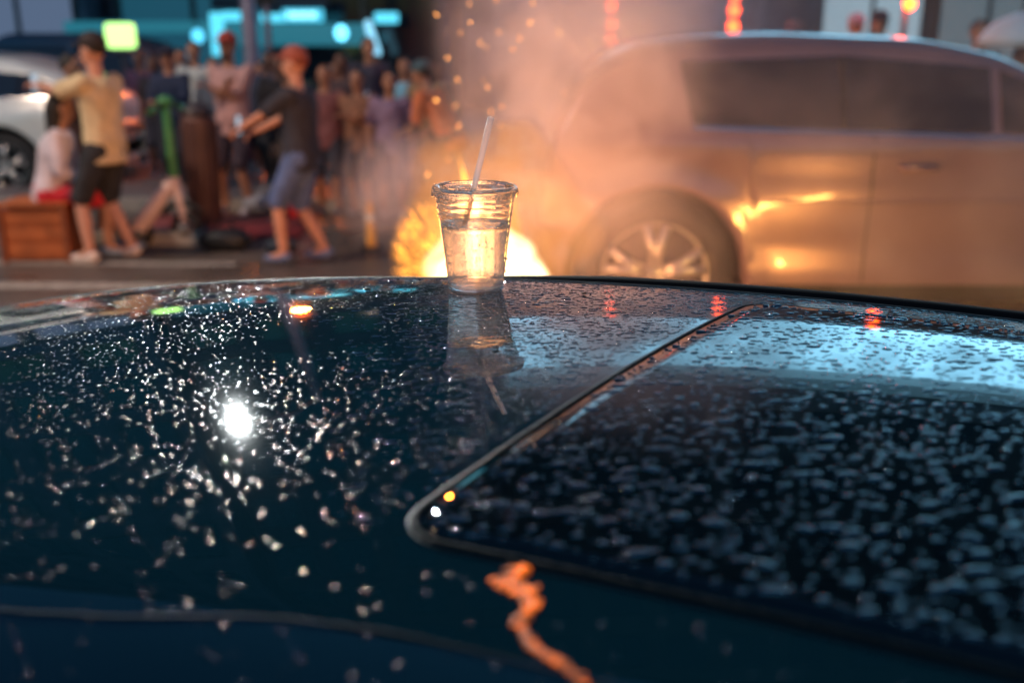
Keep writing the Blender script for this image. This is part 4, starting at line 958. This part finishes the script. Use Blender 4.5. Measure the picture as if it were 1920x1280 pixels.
# ================================================================== FIRE, SPARKS, SMOKE
FY = 4.85
fb = atY(908, 480, FY)
FIRE = thing('fire', 'blazing white and yellow fire on the road behind the cup', 'fire', (fb.x, FY, 0))
def flame(par, nm, x, y, z0, h, r, m, tw=0, n=14):
    pts = []; rs = []
    for i in range(n):
        f = i / (n - 1); pts.append((x + .05 * math.sin(f * 4 + tw) * f + .02 * math.sin(9 * f + tw), y + .03 * math.cos(f * 5 + tw) * f, z0 + h * f)); rs.append(r * (math.sin(math.pi * min(1, (f + .12)) ** .8) * (1 - f) ** .35 + .004))
    MB().tube(pts, rs, 16).build(nm, m, par)
def flame_mat(name, col, s_, pw=1.6, amax=1.0):
    m = bpy.data.materials.new(name); m.use_nodes = True; n = m.node_tree; n.nodes.clear(); L = n.links
    o = n.nodes.new('ShaderNodeOutputMaterial'); e = n.nodes.new('ShaderNodeEmission'); e.inputs[0].default_value = (*col, 1); e.inputs[1].default_value = s_
    t_ = n.nodes.new('ShaderNodeBsdfTransparent'); lw = n.nodes.new('ShaderNodeLayerWeight'); lw.inputs[0].default_value = .5
    iv = n.nodes.new('ShaderNodeMath'); iv.operation = 'SUBTRACT'; iv.inputs[0].default_value = 1; L.new(lw.outputs['Facing'], iv.inputs[1])
    p_ = n.nodes.new('ShaderNodeMath'); p_.operation = 'POWER'; p_.inputs[1].default_value = pw; L.new(iv.outputs[0], p_.inputs[0])
    tc = n.nodes.new('ShaderNodeTexCoord'); no = n.nodes.new('ShaderNodeTexNoise'); no.inputs['Scale'].default_value = 7; no.inputs['Detail'].default_value = 3; L.new(tc.outputs['Object'], no.inputs['Vector'])
    mr = n.nodes.new('ShaderNodeMapRange'); mr.inputs[1].default_value = .35; mr.inputs[2].default_value = .6; mr.inputs[3].default_value = .35 * amax; mr.inputs[4].default_value = amax; L.new(no.outputs[0], mr.inputs[0])
    mu = n.nodes.new('ShaderNodeMath'); mu.operation = 'MULTIPLY'; L.new(p_.outputs[0], mu.inputs[0]); L.new(mr.outputs[0], mu.inputs[1])
    mx_ = n.nodes.new('ShaderNodeMixShader'); L.new(mu.outputs[0], mx_.inputs[0]); L.new(t_.outputs[0], mx_.inputs[1]); L.new(e.outputs[0], mx_.inputs[2]); L.new(mx_.outputs[0], o.inputs[0]); return m
core = flame_mat('fire core', (1.0, .72, .38), 8, 3.2); fl1 = flame_mat('yellow flame', (1.0, .42, .06), 3.2, 1.5); fl2 = flame_mat('orange flame', (1.0, .26, .03), 1.8, 1.6, .8)
m_ = MB().ell((0, 0, fb.z - .17), (.32, .2, .36), 40, 24)
for v in m_.v: v += Vector((noise.noise(v * 5), noise.noise(v * 5 + Vector((4, 0, 0))), noise.noise(v * 4 + Vector((0, 4, 0))))) * .08
m_.build('core', core, FIRE)
rnd = random.Random(31)
for k in range(9):
    fx = rnd.uniform(-.3, .34); flame(FIRE, 'flame', fx, rnd.uniform(.02, .18), rnd.uniform(.0, .25), rnd.uniform(.5, .95) * (1 - abs(fx) * 1.1), rnd.uniform(.09, .17), rnd.choice([fl1, fl2, fl2]), rnd.uniform(0, 6))
m_ = MB().ell((.02, .25, fb.z), (.52, .2, .6), 40, 24)
for v in m_.v: v += Vector((noise.noise(v * 3), 0, noise.noise(v * 3 + Vector((0, 4, 0))))) * .16
m_.build('flame_glow_shell', flame_mat('outer flame glow', (1.0, .36, .07), .7, 3.2, .5), FIRE)  # outer flame shell, its soft emission also imitating the fire's wide glow
tz = atY(875, 262, FY).z; tx = atY(875, 262, FY).x - fb.x
flame(FIRE, 'flame', tx - .0, 0.02, .35, tz - .35, .075, fl1, 1)
flame(FIRE, 'flame', .02, .03, .4, .62, .12, fl1, 2.5); flame(FIRE, 'flame', .13, -.02, .3, .5, .09, fl1, 4); flame(FIRE, 'flame', -.13, -.02, .2, .6, .08, fl2, .4); flame(FIRE, 'flame', .05, .1, .1, .9, .13, fl2, 5.2)
MB().box(-.16, .16, -.1, .1, 0.002, .1, .02).build('burning_debris', mat('charred debris', (.02, .015, .012), .9), FIRE)
def plight(par, loc, e, col=(1, .48, .17), r=.15):
    l = bpy.data.lights.new('fire_light', 'POINT'); l.energy = e; l.color = col; l.shadow_soft_size = r
    o = bpy.data.objects.new('fire_light', l); C.objects.link(o); o.parent = par; o.location = loc; return o
plight(FIRE, (0, -.25, .6), 95, (1, .36, .13), .3); plight(FIRE, (-.55, -.5, .55), 230, (1, .38, .11), .35); 
# unseen flare added between the cars to mirror a streak in the SUV flank
F2 = thing('added_flare', 'added hidden flare between the two cars, making the orange streak on the suv flank', 'flare', (1.45, 3.6, 0))
MB().cap((0, 0, .01), (.26, 0, .29), .014, .014).build('added_flare_stick', mat('added flare paper', (.5, .05, .03), .6), F2)
pts = [(.27 + .53 * f, .0, .32 + .42 * f ** 1.1 + .01 * math.sin(8 * f)) for f in np.linspace(0, 1, 14)]
MB().tube(pts, [.03 + .03 * math.sin(math.pi * min(1, f * 1.3 + .1)) * (1 - f) + .004 for f in np.linspace(0, 1, 14)], 12).build('flame', emi('added flare flame', (1.0, .5, .1), 110), F2)  # flame of the added flare

# spray of sparks left of the fire : one uncountable burst
rnd = random.Random(21); m_ = MB(); org = atY(835, 500, FY)
for k in range(330):
    px = rnd.uniform(752, 835); py = rnd.uniform(392, 560)
    if ((px - 815) / 70) ** 2 + ((py - 500) / 110) ** 2 > 1: continue
    a = atY(px, py, FY + rnd.uniform(-.25, .25)); d = (a - org); d.normalize(); d += Vector((-.3, 0, .5)); d.normalize()
    L_ = rnd.uniform(.02, .075); m_.tube([a, a + d * L_ * .5 + Vector((0, 0, .004)), a + d * L_ + Vector((-.004, 0, -.002))], [.0013, .001, .0003], 5)
tag(m_.build('spark_spray', emi('spark', (1.0, .33, .03), 4)), 'dense spray of golden sparks left of the fire', 'sparks', kind='stuff')
sparks = [(882, 43, 7), (838, 110, 6), (820, 190, 6), (858, 240, 5), (938, 235, 6), (936, 62, 5), (992, 45, 4), (1050, 63, 6), (905, 152, 5), (913, 165, 4), (820, 30, 4), (930, 3, 5), (790, 476, 9), (1000, 8, 4),
          (853, 200, 4), (900, 84, 4), (912, 90, 3), (862, 62, 3), (975, 75, 3), (858, 152, 4), (940, 200, 4), (842, 300, 4), (920, 212, 5), (800, 330, 4), (1060, 175, 3), (960, 95, 3), (880, 10, 4), (1003, 330, 3)]
def spark_where(px, py, s_, i):
    v = 'at the very top edge' if py < 12 else 'high up' if py < 70 else 'well above the cup' if py < 160 else 'at the height of the straw tip' if py < 260 else 'at the height of the cup lid' if py < 400 else 'low beside the cup'
    h = ['far left of the straw', 'left of the straw', 'over the straw', 'right of the straw', 'far right of the straw'][min(4, max(0, int((px - 780) / 48)))]
    return '%s spark %s, %s' % ('large' if s_ > 5 else 'mid sized' if s_ > 4 else 'faint orange' if s_ > 3 else 'tiny', h, v)
for i, (px, py, s_) in enumerate(sparks):
    Y = 4.3 + 1.2 * ((i * 37) % 10) / 10; q = atY(px, py, Y)
    o = MB().cap((0, 0, 0), (.004 * math.sin(i * 2.3) * (1 + (i % 4)), 0, .003 + .004 * (i % 4)), .0016 + .0007 * (s_ > 5), .0009, 6).build('spark', emi('flying spark %d' % (s_ // 3), (1, .38, .08), 5 + 4 * (s_ // 3))); o.location = q
    tag(o, spark_where(px, py, s_, i), 'spark', 'sparks drifting in the smoke')

# smoke: one real volume round the fire and the SUV
def smoke_mat(dens=.55):
    m = bpy.data.materials.new('tyre smoke'); m.use_nodes = True; n = m.node_tree; n.nodes.clear(); L = n.links
    o = n.nodes.new('ShaderNodeOutputMaterial'); v = n.nodes.new('ShaderNodeVolumePrincipled'); L.new(v.outputs[0], o.inputs['Volume'])
    v.inputs['Color'].default_value = (.9, .86, .96, 1); v.inputs['Anisotropy'].default_value = .1
    tc = n.nodes.new('ShaderNodeTexCoord'); no = n.nodes.new('ShaderNodeTexNoise'); no.inputs['Scale'].default_value = 1.7; no.inputs['Detail'].default_value = 3.5; no.inputs['Roughness'].default_value = .6; no.inputs['Distortion'].default_value = .4
    L.new(tc.outputs['Object'], no.inputs['Vector'])
    mr = n.nodes.new('ShaderNodeMapRange'); mr.inputs[1].default_value = .46; mr.inputs[2].default_value = .58; L.new(no.outputs[0], mr.inputs[0])
    def blob(c, r):
        sb_ = n.nodes.new('ShaderNodeVectorMath'); sb_.operation = 'SUBTRACT'; sb_.inputs[1].default_value = c; L.new(tc.outputs['Object'], sb_.inputs[0])
        dv = n.nodes.new('ShaderNodeVectorMath'); dv.operation = 'DIVIDE'; dv.inputs[1].default_value = r; L.new(sb_.outputs[0], dv.inputs[0])
        ln = n.nodes.new('ShaderNodeVectorMath'); ln.operation = 'LENGTH'; L.new(dv.outputs[0], ln.inputs[0])
        q = n.nodes.new('ShaderNodeMapRange'); q.interpolation_type = 'SMOOTHSTEP'; q.inputs[1].default_value = 1; q.inputs[2].default_value = .2; q.inputs[3].default_value = 0; q.inputs[4].default_value = 1
        L.new(ln.outputs['Value'], q.inputs[0]); return q.outputs[0]
    def mul(a, k, b=None):
        q = n.nodes.new('ShaderNodeMath'); q.operation = 'MULTIPLY'; L.new(a, q.inputs[0])
        if b is None: q.inputs[1].default_value = k
        else: L.new(b, q.inputs[1])
        return q.outputs[0]
    def add(a, b):
        q = n.nodes.new('ShaderNodeMath'); q.operation = 'ADD'; L.new(a, q.inputs[0])
        if isinstance(b, float): q.inputs[1].default_value = b
        else: L.new(b, q.inputs[1])
        return q.outputs[0]
    A = mul(blob((.45, 6.3, 1.3), (1.1, 1.8, 2.6)), 2.0)      # thick plume at the tail of the SUV
    B = mul(blob((2.4, 5.0, .9), (3.2, 1.3, 1.7)), .33)          # veil along the flank
    Cc = mul(blob((.9, 7.0, 2.5), (1.65, 1.9, 2.4)), 2.0)
    Dd = mul(blob((-.75, 6.6, .75), (.5, .8, .5)), 3.2)
    Ee = mul(blob((.4, 4.95, 1.55), (.62, .7, 1.25)), 2.2); Ff = mul(blob((.02, 5.0, 1.0), (.62, .5, .8)), 1.5); tot = add(add(add(A, B), add(Cc, Dd)), add(Ee, Ff)); nz = add(mr.outputs[0], .22)
    L.new(mul(mul(tot, 1, nz), dens), v.inputs['Density'])
    return m
sm = mobj('smoke', *(lambda q: (q.v, q.f))(MB().box(-1.6, 5.2, 3.4, 8.6, .01, 4.6)), smoke_mat(.55), smooth=False)
tag(sm, 'billowing tyre smoke drifting over the fire and the suv', 'smoke', kind='stuff')
